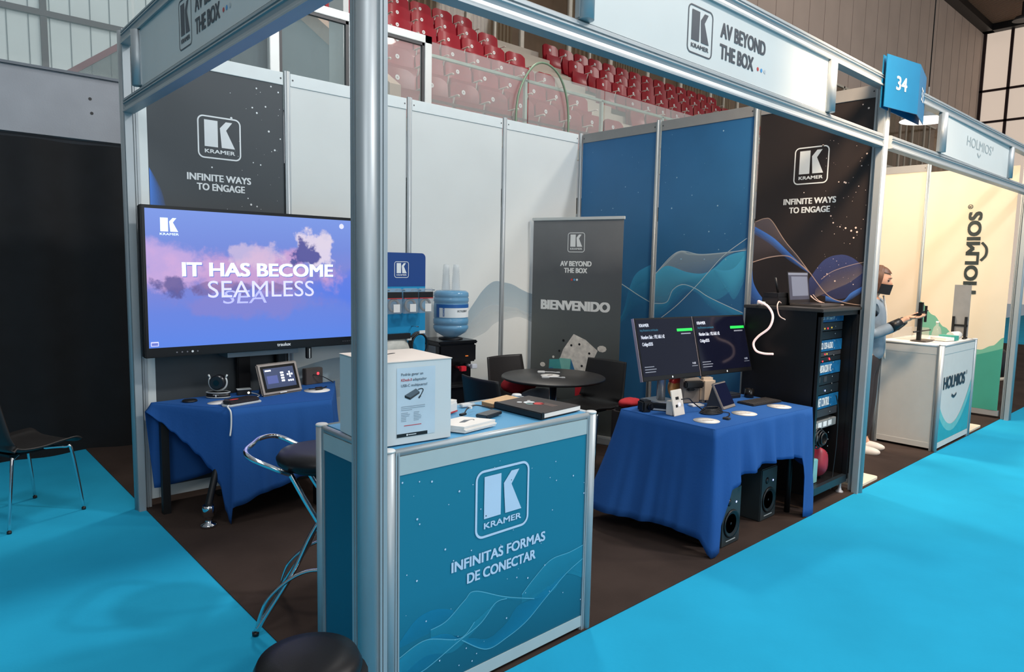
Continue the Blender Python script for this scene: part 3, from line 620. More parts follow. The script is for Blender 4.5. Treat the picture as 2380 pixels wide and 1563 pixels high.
# ================================================================ FRONT COUNTER AND WHAT STANDS ON IT
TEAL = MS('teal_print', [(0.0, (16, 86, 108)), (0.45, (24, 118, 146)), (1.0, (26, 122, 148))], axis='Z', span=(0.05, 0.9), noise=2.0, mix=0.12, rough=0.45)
TOPB = M('light_blue_top', (84, 158, 200), 0.4, 0, 0.05, 2.0)
APR = M('pale_apron', (176, 190, 190), 0.5, 0.05, 0.02)
def counter(loc, w, d, h, lab, front, side, top, apr, prof=0.022):
    t = thing('exhibition_counter', lab, 'counter', loc)
    for x, y in ((0, 0), (w, 0), (w, d), (0, d)):
        m = MB(); m.cyl((x, y, 0), (x, y, h-0.004), prof, n=20)
        sx = -1 if x else 1; sy = -1 if y else 1
        for k in (0.020, 0.030): 
            m.box((min(x+sx*k, x+sx*(k+0.006)), y-0.013, 0), (max(x+sx*k, x+sx*(k+0.006)), y+0.013, h-0.012))
            m.box((x-0.013, min(y+sy*k, y+sy*(k+0.006)), 0), (x+0.013, max(y+sy*k, y+sy*(k+0.006)), h-0.012))
        m.box((min(x, x+sx*0.04), y-0.006, 0), (max(x, x+sx*0.04), y+0.006, h-0.012)); m.box((x-0.006, min(y, y+sy*0.04), 0), (x+0.006, max(y, y+sy*0.04), h-0.012))
        p = m.build('corner_post', ALU, t)
        MB().lathe([(0.0, h+0.003), (prof*0.9, h+0.003), (prof*1.06, h), (prof*1.06, h-0.005)], (x, y, 0), 24).build('cap', WPLAST, p)
    MB().box((0.018, 0.012, h-0.018), (w-0.018, d-0.012, h-0.004)).build('worktop', top, t)
    m = MB()
    for y in (0, d): m.cyl((0.02, y, h-0.014), (w-0.02, y, h-0.014), 0.013, n=12)
    for x in (0, w): m.cyl((x, 0.02, h-0.014), (x, d-0.02, h-0.014), 0.013, n=12)
    m.build('edge_rail', ALU, t)
    q = 0.008
    for nm, a, b, mat, bz in (('front_panel', (0.036, -q, 0.07), (w-0.036, q, h-0.09), front, 0), ('back_panel', (0.036, d-q, 0.07), (w-0.036, d+q, h-0.09), side, 0),
                          ('side_panel', (-q, 0.036, 0.07), (q, d-0.036, h-0.09), side, 0), ('side_panel', (w-q, 0.036, 0.07), (w+q, d-0.036, h-0.09), side, 0)):
        MB().box(a, b).build(nm, mat, t)
    q = 0.011
    for nm, z0, z1, mt in (('apron', h-0.09, h-0.026, apr), ('base_rail', 0.022, 0.07, apr)):
        MB().box((0.036, -q, z0), (w-0.036, q, z1)).box((0.036, d-q, z0), (w-0.036, d+q, z1)).box((-q, 0.036, z0), (q, d-0.036, z1)).box((w-q, 0.036, z0), (w+q, d-0.036, z1)).build(nm, mt, t)
    return t
CT = counter((0.092, 0.022, 0), 1.0, 0.47, 0.966, 'teal exhibition counter with large white logo and printed waves, in the foreground', TEAL, M('shaded_teal_panel', (16, 88, 114), 0.45, 0, 0.06, 2), TOPB, APR)  # sides repeat the front teal, with their shade put into the colour
CT.rotation_euler.z = 0.0
FCn = F((-0.092, -0.022+0.0135, 0), (1, 0, 0), (0, 0, 1))      # front print, in booth x and z
LB = M('light_blue_print', (190, 214, 236), 0.5, 0, 0.02)
fp = [c for c in CT.children if c.name.startswith('front_panel')][0]
g = MB().logo(FCn, 0.455, 0.565, 0.27, 0.26, 0.0022); g.build('logo', LB, fp, flip=False)
g = MB().text('INFINITAS FORMAS', FCn, 0.348, 0.472, 0.822, 0.512, 0.0022, 0, 0.045).text('DE CONECTAR', FCn, 0.42, 0.41, 0.77, 0.45, 0.0022, 0, 0.045); g.build('lettering', LB, fp, flip=False)
stars(FCn, [(0.14, 0.85), (0.26, 0.83), (0.2, 0.71), (0.21, 0.69), (0.2, 0.49), (0.98, 0.71), (1.05, 0.62), (1.06, 0.77), (0.86, 0.59), (0.67, 0.36), (0.73, 0.34), (0.24, 0.33), (0.62, 0.21), (0.45, 0.1), (0.32, 0.57), (0.38, 0.77), (0.3, 0.16)], fp, LB, h=0.0022, extra=(40, 0.14, 1.05, 0.1, 0.85), rnd=(0.0025, 0.0042))
CR1 = MT('counter_ribbon_a', (40, 158, 190), 0.3, 0.5, alpha_v=(0.5, 0.30)); CR2 = MT('counter_ribbon_b', (20, 142, 186), 0.3, 0.5, alpha_v=(0.55, 0.30)); CR3 = MT('counter_line', (110, 196, 222), 0.6)
g = MB()
g.ribbon(FCn, [(0.13, 0.29), (0.20, 0.35), (0.28, 0.36), (0.36, 0.33)], [(0.13, 0.27), (0.2, 0.275), (0.28, 0.285), (0.36, 0.31)], 1, 0.0006)
g.ribbon(FCn, [(0.26, 0.29), (0.33, 0.30), (0.41, 0.35), (0.46, 0.37), (0.61, 0.30), (0.77, 0.24), (0.88, 0.24), (0.95, 0.29), (1.06, 0.24)], [(0.26, 0.25), (0.33, 0.245), (0.42, 0.21), (0.48, 0.23), (0.56, 0.29), (0.61, 0.29), (0.72, 0.255), (0.9, 0.28), (1.06, 0.33)], 0, 0.0008)
g.ribbon(FCn, [(0.13, 0.23), (0.24, 0.26), (0.33, 0.25), (0.40, 0.20), (0.52, 0.12), (0.63, 0.13), (0.73, 0.16), (0.83, 0.22), (0.95, 0.29)], [(0.13, 0.10), (0.24, 0.15), (0.38, 0.20), (0.45, 0.19), (0.53, 0.16), (0.62, 0.19), (0.68, 0.24), (0.77, 0.245), (0.95, 0.30)], 1, 0.0010)
g.ribbon(FCn, [(0.70, 0.28), (0.77, 0.33), (0.86, 0.38), (0.97, 0.38), (1.06, 0.39)], [(0.70, 0.245), (0.80, 0.25), (0.90, 0.27), (0.97, 0.30), (1.06, 0.26)], 0, 0.0012)
g.ribbon(FCn, [(0.13, 0.23), (0.24, 0.26), (0.39, 0.21), (0.46, 0.25), (0.56, 0.29)], [(0.13, 0.16), (0.24, 0.20), (0.36, 0.17), (0.46, 0.215), (0.56, 0.28)], 0, 0.0014)
for L in ([(0.13, 0.10), (0.17, 0.14), (0.25, 0.155), (0.38, 0.20), (0.49, 0.235), (0.56, 0.29), (0.62, 0.29)], [(0.40, 0.20), (0.52, 0.12), (0.63, 0.13), (0.73, 0.16), (0.83, 0.22), (0.95, 0.29), (1.06, 0.33)], [(0.26, 0.29), (0.33, 0.30), (0.41, 0.35), (0.46, 0.37), (0.61, 0.30), (0.77, 0.24)], [(0.13, 0.235), (0.24, 0.26), (0.39, 0.21), (0.46, 0.25)], [(0.70, 0.28), (0.77, 0.33), (0.86, 0.378), (0.97, 0.38), (1.06, 0.39)]):
    line(g, FCn, L, 0.0018, 2, 0.0018)
g.build('printed_wave', [CR1, CR2, CR3], fp, flip=False)
ZC = 0.966
# raffle box
t = thing('raffle_box', 'white cardboard raffle box with a printed leaflet on its front, standing on the counter', 'box', (0.068, 0.064, ZC+0.001), math.radians(-5))
CARD = M('white_cardboard', (206, 212, 212), 0.75, 0, 0.02, 4); CARDT = M('warm_white_cardboard', (226, 214, 204), 0.75, 0, 0.02)
m = MB(); m.box((0, 0, 0), (0.292, 0.288, 0.282)); m.build('carton', CARD, t, bevel=0.0015)
MB().box((-0.002, -0.002, 0.282), (0.294, 0.290, 0.285)).build('lid', CARDT, t)
MB().prism([(0.095, 0.165), (0.165, 0.20), (0.172, 0.193), (0.105, 0.158)], F((0, 0, 0.2853), (1, 0, 0), (0, 1, 0)), 0, 0.001).build('slot', BLACKP, t)
FX = F((0, -0.0005, 0), (1, 0, 0), (0, 0, 1))
PB = M('leaflet_blue', (190, 206, 216), 0.6, 0, 0.06, 9); PT = M('leaflet_text', (92, 106, 118), 0.6); PRD = M('leaflet_red', (190, 60, 70), 0.6)
g = MB().poly([(0.078, 0.025), (0.226, 0.025), (0.226, 0.262), (0.078, 0.262)], FX, 0.0006, 0)
g.text('Podrás ganar un', FX, 0.094, 0.232, 0.178, 0.244, 0.0012, 1, 0.004).text('KDock-3', FX, 0.094, 0.216, 0.134, 0.225, 0.0012, 2, 0.02).text('adaptador', FX, 0.138, 0.213, 0.192, 0.225, 0.0012, 1, 0.004).text('USB-C multipuerto!', FX, 0.094, 0.194, 0.194, 0.206, 0.0012, 1, 0.004)
for i in range(3): g.poly([(0.094, 0.128-i*0.006), (0.186-0.05*(i == 2), 0.128-i*0.006), (0.186-0.05*(i == 2), 0.130-i*0.006), (0.094, 0.130-i*0.006)], FX, 0.0012, 4)
for i in range(6):
    for x0 in (0.094, 0.142):
        l = random.uniform(0.018, 0.042); g.poly([(x0, 0.106-i*0.0055), (x0+l, 0.106-i*0.0055), (x0+l, 0.108-i*0.0055), (x0, 0.108-i*0.0055)], FX, 0.0012, 4)
g.poly([(0.105, 0.062), (0.172, 0.062), (0.172, 0.0645), (0.105, 0.0645)], FX, 0.0012, 2)
g.poly([(0.078, 0.025), (0.196, 0.025), (0.196, 0.037), (0.078, 0.037)], FX, 0.0012, 3)
g.rrect(FX, 0.114, 0.028, 0.120, 0.034, 0.001, 0.0018, 5).poly([(0.122, 0.030), (0.152, 0.030), (0.152, 0.0325), (0.122, 0.0325)], FX, 0.0018, 5)
# pictured adapter
g.poly([(0.107, 0.168), (0.128, 0.158), (0.164, 0.176), (0.150, 0.188)], FX, 0.0014, 6).poly([(0.107, 0.168), (0.128, 0.158), (0.128, 0.151), (0.108, 0.160)], FX, 0.0014, 3).poly([(0.128, 0.158), (0.164, 0.176), (0.164, 0.170), (0.128, 0.151)], FX, 0.0014, 7)
line(g, FX, [(0.158, 0.184), (0.172, 0.186), (0.178, 0.180), (0.168, 0.162)], 0.0015, 3, 0.0014); line(g, FX, [(0.168, 0.162), (0.161, 0.154)], 0.003, 7, 0.0016)
g.build('leaflet', [PB, PT, PRD, BLACKP, M('leaflet_fine', (138, 154, 166), 0.6), PW, M('adapter_grey', (88, 98, 106), 0.5), DARKG], t, flip=False)
# notepads
t = thing('notepad_pile', 'low pile of white notepads with a small grey drawing, at the front of the counter', 'notepads', (0.375, 0.085, ZC+0.001), math.radians(-38))
FZ = F((0, 0, 0), (1, 0, 0), (0, 1, 0))
def at_(pts, z): return pts
m = MB()
pl = thing('x', None, None); bpy.data.objects.remove(pl)
t.rotation_euler.z = 0; t.location = (0, 0, ZC+0.001)
poly = [(0.372, 0.165), (0.43, 0.048), (0.60, 0.072), (0.53, 0.192)]
for i in range(4): 
    dx = random.uniform(-0.003, 0.003); m.prism([(a+dx, b-dx) for a, b in poly], FZ, i*0.006, i*0.006+0.0055)
m.build('pad', PAPER, t)
g = MB().poly([(0.455, 0.115), (0.475, 0.105), (0.515, 0.125), (0.497, 0.137)], FZ, 0.0245, 0); line(g, FZ, [(0.51, 0.128), (0.53, 0.125), (0.525, 0.112)], 0.002, 0, 0.0245); g.build('drawing', M('adapter_grey'), t, flip=False)
# adapter hub
t = thing('adapter_hub', 'grey metal adapter hub with a short looped black cable, on the counter', 'adapter', (0.64, 0.175, ZC+0.001), math.radians(16))
MB().box((0, 0, 0), (0.115, 0.055, 0.014)).build('body', M('gun_metal', (92, 92, 94), 0.3, 0.8), t, bevel=0.003)
MB().box((0.004, -0.0006, 0.003), (0.111, 0.0, 0.010)).build('port_strip', BLACKP, t)
MB().tube([(0.112, 0.04, 0.007), (0.135, 0.075, 0.012), (0.10, 0.12, 0.025), (0.045, 0.125, 0.02), (0.01, 0.115, 0.008)], 0.0028, 8, sp=6).build('cable', BLACKP, t)
MB().box((-0.022, 0.105, 0.001), (0.012, 0.121, 0.010)).build('plug', BLACKP, t, bevel=0.002)
MB().box((0.052, 0.115, 0.017), (0.064, 0.130, 0.027)).build('cable_tie', WPLAST, t)
# catalogue, wooden notebook, leaflet holder
t = thing('catalogue', 'thick black spiral bound catalogue with red and white print on the counter', 'book', (0, 0, ZC+0.001))
cp = [(0.815, 0.325), (0.818, 0.040), (1.066, 0.062), (1.04, 0.352)]
m = MB().prism(cp, FZ, 0.003, 0.020); m.build('pages', PAPER, t)
m = MB().prism([(a-0.002, b) for a, b in cp], FZ, 0.020, 0.0225).prism([(a-0.002, b) for a, b in cp], FZ, 0.0, 0.003); m.build('cover', M('dark_brown_cover', (46, 38, 36), 0.45), t)
m = MB().prism([(0.806, 0.326), (0.808, 0.036), (0.830, 0.038), (0.828, 0.328)], FZ, 0.0, 0.026); m.build('spine', BLACKP, t, bevel=0.003)
g = MB()
for x, y, r, k in ((0.93, 0.235, 0.026, 0), (0.90, 0.265, 0.012, 0), (0.955, 0.265, 0.008, 0), (0.945, 0.195, 0.026, 1), (0.915, 0.215, 0.018, 2)): g.disc(FZ, x, y, r, 0.0232, k, 10)
for i in range(3): g.poly([(0.95+i*0.012, 0.11), (0.957+i*0.012, 0.11), (0.957+i*0.012, 0.19), (0.95+i*0.012, 0.19)], FZ, 0.0232, 3)
g.build('cover_print', [PW, DOTR, M('mint_print', (150, 190, 186), 0.5), M('brown_print', (120, 100, 92), 0.5)], t, flip=False)
t = thing('notebook', 'small light wooden notebook lying behind the black catalogue on the counter', 'notebook', (0, 0, ZC+0.001))
m = MB().prism([(0.80, 0.40), (0.802, 0.325), (0.99, 0.345), (0.985, 0.445)], FZ, 0.0, 0.014); m.build('pages', M('kraft_pages', (170, 124, 84), 0.7), t)
MB().prism([(0.799, 0.40), (0.801, 0.324), (0.991, 0.344), (0.986, 0.446)], FZ, 0.014, 0.017).build('cover', M('light_wood', (216, 176, 128), 0.55, 0, 0.1, 30), t)
t = thing('card_holder', 'small white card box standing behind the raffle box on the counter', 'box', (0.565, 0.335, ZC+0.001), math.radians(20))
MB().box((0, 0, 0), (0.075, 0.03, 0.04)).build('box', WPLAST, t, bevel=0.002)
MB().box((0.002, 0.002, 0.0402), (0.073, 0.028, 0.05)).build('cards', PAPER, t)
MB().box((-0.001, -0.001, 0.0), (0.0765, 0.0, 0.006)).build('red_band', DOTR, t)
t = thing('white_dongle', 'small white dongle lying behind the card box on the counter', 'dongle', (0.70, 0.41, ZC+0.001), math.radians(-10))
MB().box((0, 0, 0), (0.05, 0.03, 0.012)).build('body', WPLAST, t, bevel=0.003); MB().box((0.05, 0.008, 0.003), (0.068, 0.022, 0.009)).build('plug', ALU2, t)

# ================================================================ STOOLS, CHAIRS, ROUND TABLE
LEATH = M('black_leather', (20, 19, 21), 0.42, 0, 0.1, 20, bump=0.1, spec=0.3)
def stool(loc, rz, lab, zs=0.76, rs=0.20):
    t = thing('bar_stool', lab, 'stool', loc, rz, group='bar stools with chrome legs')
    MB().lathe([(0.0, zs), (rs*0.6, zs-0.002), (rs*0.92, zs-0.012), (rs, zs-0.035), (rs*0.97, zs-0.058), (rs*0.85, zs-0.068), (0.0, zs-0.068)], n=40).build('seat', LEATH, t)
    m = MB(); a = [( -rs*0.55, rs*0.75, zs-0.075), (-rs*0.75, rs*0.95, zs-0.045), (-rs*1.25, rs*0.95, zs-0.0), (-rs*1.50, rs*0.55, zs+0.012), (-rs*1.52, 0, zs+0.014)]
    a = a+[(x, -y, z) for x, y, z in a[::-1][1:]]
    m.tube(a, 0.011, 12, sp=8); m.build('back_hoop', CHROME, t)
    for sx, sy in ((-1, -1), (-1, 1), (1, -1), (1, 1)):
        m = MB(); x0, x1 = -sx*0.13, sx*0.25
        m.tube([(x0, sy*0.10, zs-0.07), (x0*0.45, sy*0.11, zs-0.20), (sx*0.03, sy*0.125, zs-0.35), (sx*0.11, sy*0.15, zs-0.52), (x1, sy*0.19, 0.012)], 0.0115, 10, sp=8)
        l = m.build('leg', CHROME, t)
        MB().cyl((x1, sy*0.19, 0), (x1, sy*0.19, 0.014), 0.014, n=12).build('foot_cap', BLACKP, l)
    for sy in (-1, 1):
        m = MB(); m.tube([(-0.245, sy*0.188, 0.03), (-0.20, sy*0.18, 0.15), (-0.10, sy*0.17, 0.24), (0.0, sy*0.165, 0.27), (0.10, sy*0.17, 0.24), (0.20, sy*0.18, 0.15), (0.245, sy*0.188, 0.03)], 0.008, 8, sp=8)
        m.build('footrest', CHROME, t)
    m = MB(); m.tube([(0.0, -0.125, zs-0.33), (0.0, 0.125, zs-0.33)], 0.009, 8); m.build('stretcher', CHROME, t)
    m = MB(); m.cyl((0, 0, zs-0.085), (0, 0, zs-0.066), 0.15, n=28); m.build('seat_plate', BLACKM, t)
    return t
stool((0.285, 0.865, 0.005), math.radians(-38), 'bar stool with chrome hoop and legs, standing behind the left end of the counter')
stool((-0.35, -0.31, 0.0), math.radians(62), 'bar stool in the near foreground, only its round black seat showing at the bottom edge', zs=0.585, rs=0.135)
def chair(loc, rz, lab, legs=True):
    """faces +x"""
    t = thing('shell_chair', lab, 'chair', loc, rz, group='black shell chairs')
    prof = [(0.24, 0.425), (0.20, 0.445), (0.10, 0.44), (0.0, 0.43), (-0.10, 0.435), (-0.16, 0.46), (-0.195, 0.52), (-0.215, 0.60), (-0.235, 0.70), (-0.255, 0.80)]
    P = spline([(x, 0, z) for x, z in prof], 4)
    def fn(u, v):
        i = v*(len(P)-1); k = min(int(i), len(P)-2); p = P[k].lerp(P[k+1], i-k); e = (u-0.5)*2
        wd = 0.225 if v < 0.55 else 0.225-0.03*(v-0.55)/0.45
        return Vector((p.x+(0.035*e*e if v > 0.6 else 0.0), e*wd, p.z+(0.03*e**4 if v < 0.55 else 0)))
    m = MB(); m.grid(fn, 12, 36)
    o = m.build('shell', M('matt_black_shell', (30, 27, 26), 0.5, 0, 0.08), t, flip=False)
    md = o.modifiers.new('thick', 'SOLIDIFY'); md.thickness = 0.009
    for sx, sy in ((1, 1), (1, -1), (-1, 1), (-1, -1)):
        m = MB(); m.tube([(sx*0.06, sy*0.10, 0.415), (sx*0.15, sy*0.19, 0.415), (sx*0.175, sy*0.215, 0.385), (sx*0.22, sy*0.235, 0.01)], 0.0095, 10, sp=6)
        l = m.build('leg', CHROME, t); MB().cyl((sx*0.22, sy*0.235, 0.0), (sx*0.22, sy*0.235, 0.014), 0.012, n=10).build('foot_cap', BLACKP, l)
    m = MB().box((-0.13, -0.12, 0.405), (0.13, 0.12, 0.42)); m.build('seat_frame', BLACKM, t)
    return t
chair((2.79, 2.27, 0.004), math.radians(-90), 'black shell chair behind the round table with its back to the white wall')
chair((2.10, 1.72, 0.004), math.radians(0), 'black shell chair in front of the water dispenser, seen from behind its back')
chair((3.11, 1.80, 0.004), math.radians(184), 'black shell chair right of the round table in front of the roll-up banner')
chair((-0.57, 3.12, 0.0), math.radians(25), 'black shell chair standing on the blue carpet at the far left')
t = thing('round_table', 'round black bistro table with white dongles on it, in front of the roll-up banner', 'table', (2.70, 1.82, 0.004))
MB().lathe([(0.0, 0.70), (0.395, 0.70), (0.405, 0.708), (0.405, 0.716), (0.40, 0.72), (0.0, 0.72)], n=64).build('tabletop', M('black_laminate', (38, 35, 34), 0.38, 0, 0.05), t)
MB().lathe([(0.03, 0.03), (0.03, 0.70)], n=20).build('column', CHROME, t)
MB().lathe([(0.24, 0.0), (0.24, 0.012), (0.05, 0.03), (0.03, 0.04)], n=40).build('base', CHROME, t)
def dongle(x, y, rz, lab):
    t = thing('white_adapter', lab, 'adapter', (x, y, 0.7245), rz, group='white adapters on the round table')
    MB().box((-0.03, -0.022, 0), (0.03, 0.022, 0.014)).build('body', WPLAST, t, bevel=0.004)
    MB().tube([(0.03, 0, 0.007), (0.08, 0.006, 0.006), (0.12, 0.0, 0.005)], 0.004, 8, sp=5).build('cable', WPLAST, t)
    MB().box((0.12, -0.008, 0.001), (0.15, 0.008, 0.010)).build('plug', WPLAST, t, bevel=0.002)
dongle(2.585, 1.79, math.radians(-42), 'white cable adapter on the round table, nearest to the front')
dongle(2.735, 1.99, math.radians(-42), 'white cable adapter on the round table, farthest back')
t = thing('round_coaster', 'white round coaster lying between the two adapters on the round table', 'coaster', (2.69, 1.845, 0.7245))
MB().lathe([(0, 0), (0.072, 0), (0.074, 0.001), (0.074, 0.003), (0, 0.004)], n=32).build('disc', PAPER, t)
MB().disc(FZ, 0.0, 0.0, 0.03, 0.0046, 0, 12, 0.012).build('print', M('brown_print'), t, flip=False)
# red jacket and grey bag on the rear chair
t = MB()
def blob(c, s, seed, nu=20, nv=12, amp=0.18):
    R = random.Random(seed); ph = [R.uniform(0, 6) for _ in range(6)]
    def fn(u, v):
        a, b = u*2*PI, (v-0.5)*PI; d = Vector((cos(a)*cos(b), sin(a)*cos(b), sin(b)))
        k = 1+amp*(sin(3*a+ph[0])*cos(b)+0.6*sin(5*d.z+ph[1]+2*a)+0.4*sin(7*a+ph[2]+3*b)*cos(b))
        return Vector(c)+Vector((d.x*s[0], d.y*s[1], d.z*s[2]))*k
    return fn
t.grid(blob((0, 0, 0.13), (0.17, 0.11, 0.085), 3, amp=0.08), 40, 20)
tag(t.build('red_jacket', M('red_cloth', (170, 22, 34), 0.8, 0, 0.2, 8), loc=(2.76, 2.265, 0.456)), 'crumpled red jacket lying on the rear chair behind the round table', 'jacket')
t = MB(); t.grid(blob((0, 0, 0.065), (0.19, 0.055, 0.062), 5, amp=0.04), 40, 20)
tag(t.build('grey_bag', M('grey_plastic_bag', (150, 154, 162), 0.45, 0, 0.25, 6), loc=(2.77, 2.075, 0.456)), 'crumpled grey plastic bag on the rear chair in front of the red jacket', 'bag')

# ================================================================ WATER DISPENSER, DISPLAY BOARD, BANNER
t = thing('water_dispenser', 'black water dispenser with red and white taps, carrying a blue water bottle', 'dispenser', (2.03, 2.40, 0.004), math.radians(-6))
m = MB().box((0, 0.02, 0), (0.34, 0.34, 0.60)); m.box((0, 0.07, 0.60), (0.34, 0.34, 0.80)); m.box((0, 0.0, 0.80), (0.34, 0.34, 0.945)); m.build('body', M('gloss_black', (16, 16, 18), 0.25), t, bevel=0.012)
MB().box((-0.008, -0.006, 0.945), (0.348, 0.345, 0.972)).build('top_cover', M('gloss_black'), t, bevel=0.008)
MB().lathe([(0.10, 0.972), (0.095, 0.982), (0.07, 0.986)], (0.20, 0.17, 0), 28).build('bottle_collar', BLACKP, t)
m = MB().cyl((0.19, 0.08, 0.755), (0.19, -0.03, 0.755), 0.012, n=10).box((0.165, -0.055, 0.735), (0.215, -0.02, 0.775)); m.build('hot_tap', M('red_tap', (214, 40, 54), 0.35), t, bevel=0.004)
m = MB().cyl((0.29, 0.08, 0.765), (0.29, -0.03, 0.765), 0.012, n=10).box((0.265, -0.055, 0.75), (0.315, -0.02, 0.785)); m.build('cold_tap', M('pale_tap', (206, 208, 214), 0.35), t, bevel=0.004)
MB().box((0.02, -0.004, 0.60), (0.32, 0.06, 0.615)).build('drip_tray', BLACKM, t)
MB().box((0.235, -0.004, 0.845), (0.26, 0.0, 0.852)).build('indicator', M('amber_mark', (220, 120, 50), 0.4, emit=(220, 110, 40), estr=0.6), t)
MB().box((-0.0025, 0.06, 0.78), (0.0, 0.30, 0.93)).build('side_label', M('grey_label', (120, 124, 128), 0.5), t)
t = thing('water_bottle', 'blue ribbed water bottle upside down on the dispenser with a white label', 'bottle', (2.245, 2.545, 0.988))
BT = MT('blue_bottle', (96, 158, 196), 0.72, 0.12)
pr_ = [(0.045, 0.0), (0.06, 0.008), (0.125, 0.045), (0.142, 0.075), (0.142, 0.095), (0.136, 0.10), (0.136, 0.108), (0.142, 0.113), (0.142, 0.15), (0.136, 0.155), (0.139, 0.165), (0.139, 0.275), (0.136, 0.285), (0.142, 0.292), (0.142, 0.318), (0.136, 0.324), (0.142, 0.332), (0.140, 0.362), (0.120, 0.378), (0.0, 0.380)]
MB().lathe(pr_, n=40).build('body', BT, t)
fl = MB()
def lab_(a0, a1, z0, z1, m_, r=0.1400, z1b=None):
    fl.grid(lambda u, v: Vector((r*cos(a0+(a1-a0)*u), r*sin(a0+(a1-a0)*u), z0+((z1 if z1b is None else z1+(z1b-z1)*u)-z0)*v)), 16, 1, m_)
lab_(math.radians(178), math.radians(318), 0.168, 0.272, 0); lab_(math.radians(178), math.radians(318), 0.244, 0.272, 1, 0.1404); lab_(math.radians(178), math.radians(192), 0.168, 0.272, 1, 0.1406)
for k in range(9):
    a = math.radians(256+k*4.6); p = Vector((0.1408*cos(a), 0.1408*sin(a), 0.212)); fx = Vector((-sin(a), cos(a), 0))
    fl.text('OCTOLIGHT'[k], F(p, fx, (0, 0, 1)), -0.0045, 0, 0.0045, 0.016, 0.0005, 2, 0.03)
a = math.radians(212)
fl.text('ALKANOIS', F(Vector((0.1408*cos(a), 0.1408*sin(a), 0.172)), (0, 0, 1), (-Vector((-sin(a), cos(a), 0)))), 0.004, 0, 0.075, 0.016, 0.0005, 1, 0.03)
fl.build('label', [PW, M('label_blue', (30, 92, 160), 0.5), PG], t, flip=False)
CUP = MT('clear_cup', (226, 230, 230), 0.42, 0.08)
for i, (x, y, hh, lab) in enumerate(((2.222, 2.585, 0.205, 'tall stack of clear plastic cups on the water bottle, left one'), (2.268, 2.515, 0.205, 'tall stack of clear plastic cups on the water bottle, right one'))):
    t = thing('cup_stack', lab, 'cups', (x, y, 1.3695), group='stacked cups on the water bottle')
    pf = []
    for k in range(9): pf += [(0.034-0.001*k, 0.018*k), (0.036-0.001*k, 0.018*k+0.003)]
    MB().lathe(pf+[(0.025, 0.18), (0.021, hh), (0.0, hh)], n=24).build('cups', CUP, t)
# pegboard with packs
t = thing('display_board', 'blue display board with a white logo and pegs, standing left of the water dispenser', 'display', (1.48, 2.47, 0.004))
DB1 = M('display_blue', (22, 66, 132), 0.45, 0, 0.06, 2); DB2 = M('display_cyan', (24, 140, 190), 0.45, 0, 0.08, 2)
FD = F((0, -0.012, 0), (1, 0, 0), (0, 0, 1))
m = MB(); m.prism([(0, 0.03), (0.452, 0.03), (0.452, 1.40), (0, 1.40)], FD, -0.02, 0.0); m.build('board', DB2, t)
hdr = [(0, 1.40), (0.452, 1.40), (0.452, 1.615)]+[(0.417+0.035*cos(a), 1.615+0.035*sin(a)) for a in [math.radians(15*k) for k in range(1, 7)]]+[(0.035+0.035*cos(a), 1.615+0.035*sin(a)) for a in [math.radians(90+15*k) for k in range(0, 7)]]
m = MB().prism(hdr, FD, -0.02, 0.0005); m.build('header', DB1, t)
MB().logo(FD, 0.175, 1.465, 0.125, 0.12, 0.002).build('logo', PW, t, flip=False)
MB().box((-0.02, -0.16, 0), (0.47, 0.18, 0.03)).build('foot', M('display_base', (150, 158, 162), 0.5), t, bevel=0.004)
m = MB()
for x in (0.06, 0.19, 0.33, 0.45): m.tube([(x, -0.012, 1.375), (x, -0.14, 1.378)], 0.004, 6)
for x in (0.06, 0.33): m.tube([(x, -0.012, 1.10), (x, -0.10, 1.103)], 0.004, 6)
m.build('peg', CHROME, t)
BAGM = MT('clear_bag', (190, 196, 198), 0.28, 0.10)
for i, x in enumerate((0.0, 0.145, 0.285, 0.42)):
    t = thing('cable_pack', ('x', 'hanging cable pack on the display board, third from the right end', 'hanging cable pack on the display board, middle one of the visible row', 'hanging cable pack on the display board, nearest to the water dispenser')[i] if i else 'hanging cable pack on the display board, mostly behind the near post', 'pack', (1.48+x-0.035, 2.36, 1.21), group='cable packs hanging on the display board')
    MB().box((-0.064, -0.014, 0.0), (0.064, 0.014, 0.185)).build('bag', BAGM, t, bevel=0.006)
    MB().box((-0.060, -0.016, 0.115), (0.060, 0.004, 0.158)).build('header_card', BLACKP, t)
    MB().box((-0.060, -0.0165, 0.109), (0.060, 0.003, 0.115)).build('red_stripe', DOTR, t)
    m = MB(); m.tube([(0.042*cos(a), 0.0, 0.06+0.042*sin(a)) for a in [k*PI/8 for k in range(16)]], 0.010, 8, closed=True); m.build('coil', M('grey_cable', (110, 112, 116), 0.5), t)
    MB().box((-0.012, -0.0165, 0.012), (0.042, -0.0145, 0.070)).build('price_tag', WPLAST, t)
t = thing('cable_coil', 'black coiled cable with silver plug hanging low on the display board', 'cable', (1.815, 2.40, 0.97))
m = MB()
for k in range(3): m.tube([((0.082-0.006*k)*cos(a), -0.02-0.012*k, (0.095-0.005*k)*sin(a)) for a in [j*PI/10 for j in range(20)]], 0.008, 8, closed=True)
m.build('loop', BLACKP, t)
MB().box((-0.115, -0.05, 0.04), (-0.075, -0.03, 0.062)).build('plug', ALU2, t, bevel=0.003)
MB().tube([(-0.08, -0.04, 0.05), (-0.05, -0.045, 0.075), (-0.03, -0.045, 0.088)], 0.007, 8, sp=4).build('lead', BLACKP, t)
MB().box((-0.01, -0.055, 0.088), (0.04, -0.045, 0.11)).build('tie', WPLAST, t)
t = thing('wrapped_pack', 'crinkled clear bag hanging low on the display board beside the near post', 'pack', (1.60, 2.38, 0.84))
MB().grid(blob((0, 0, 0.09), (0.14, 0.03, 0.12), 11, amp=0.06), 30, 16).build('bag', M('crinkled_film', (196, 194, 184), 0.25, 0, 0.25, 14, bump=0.6), t)
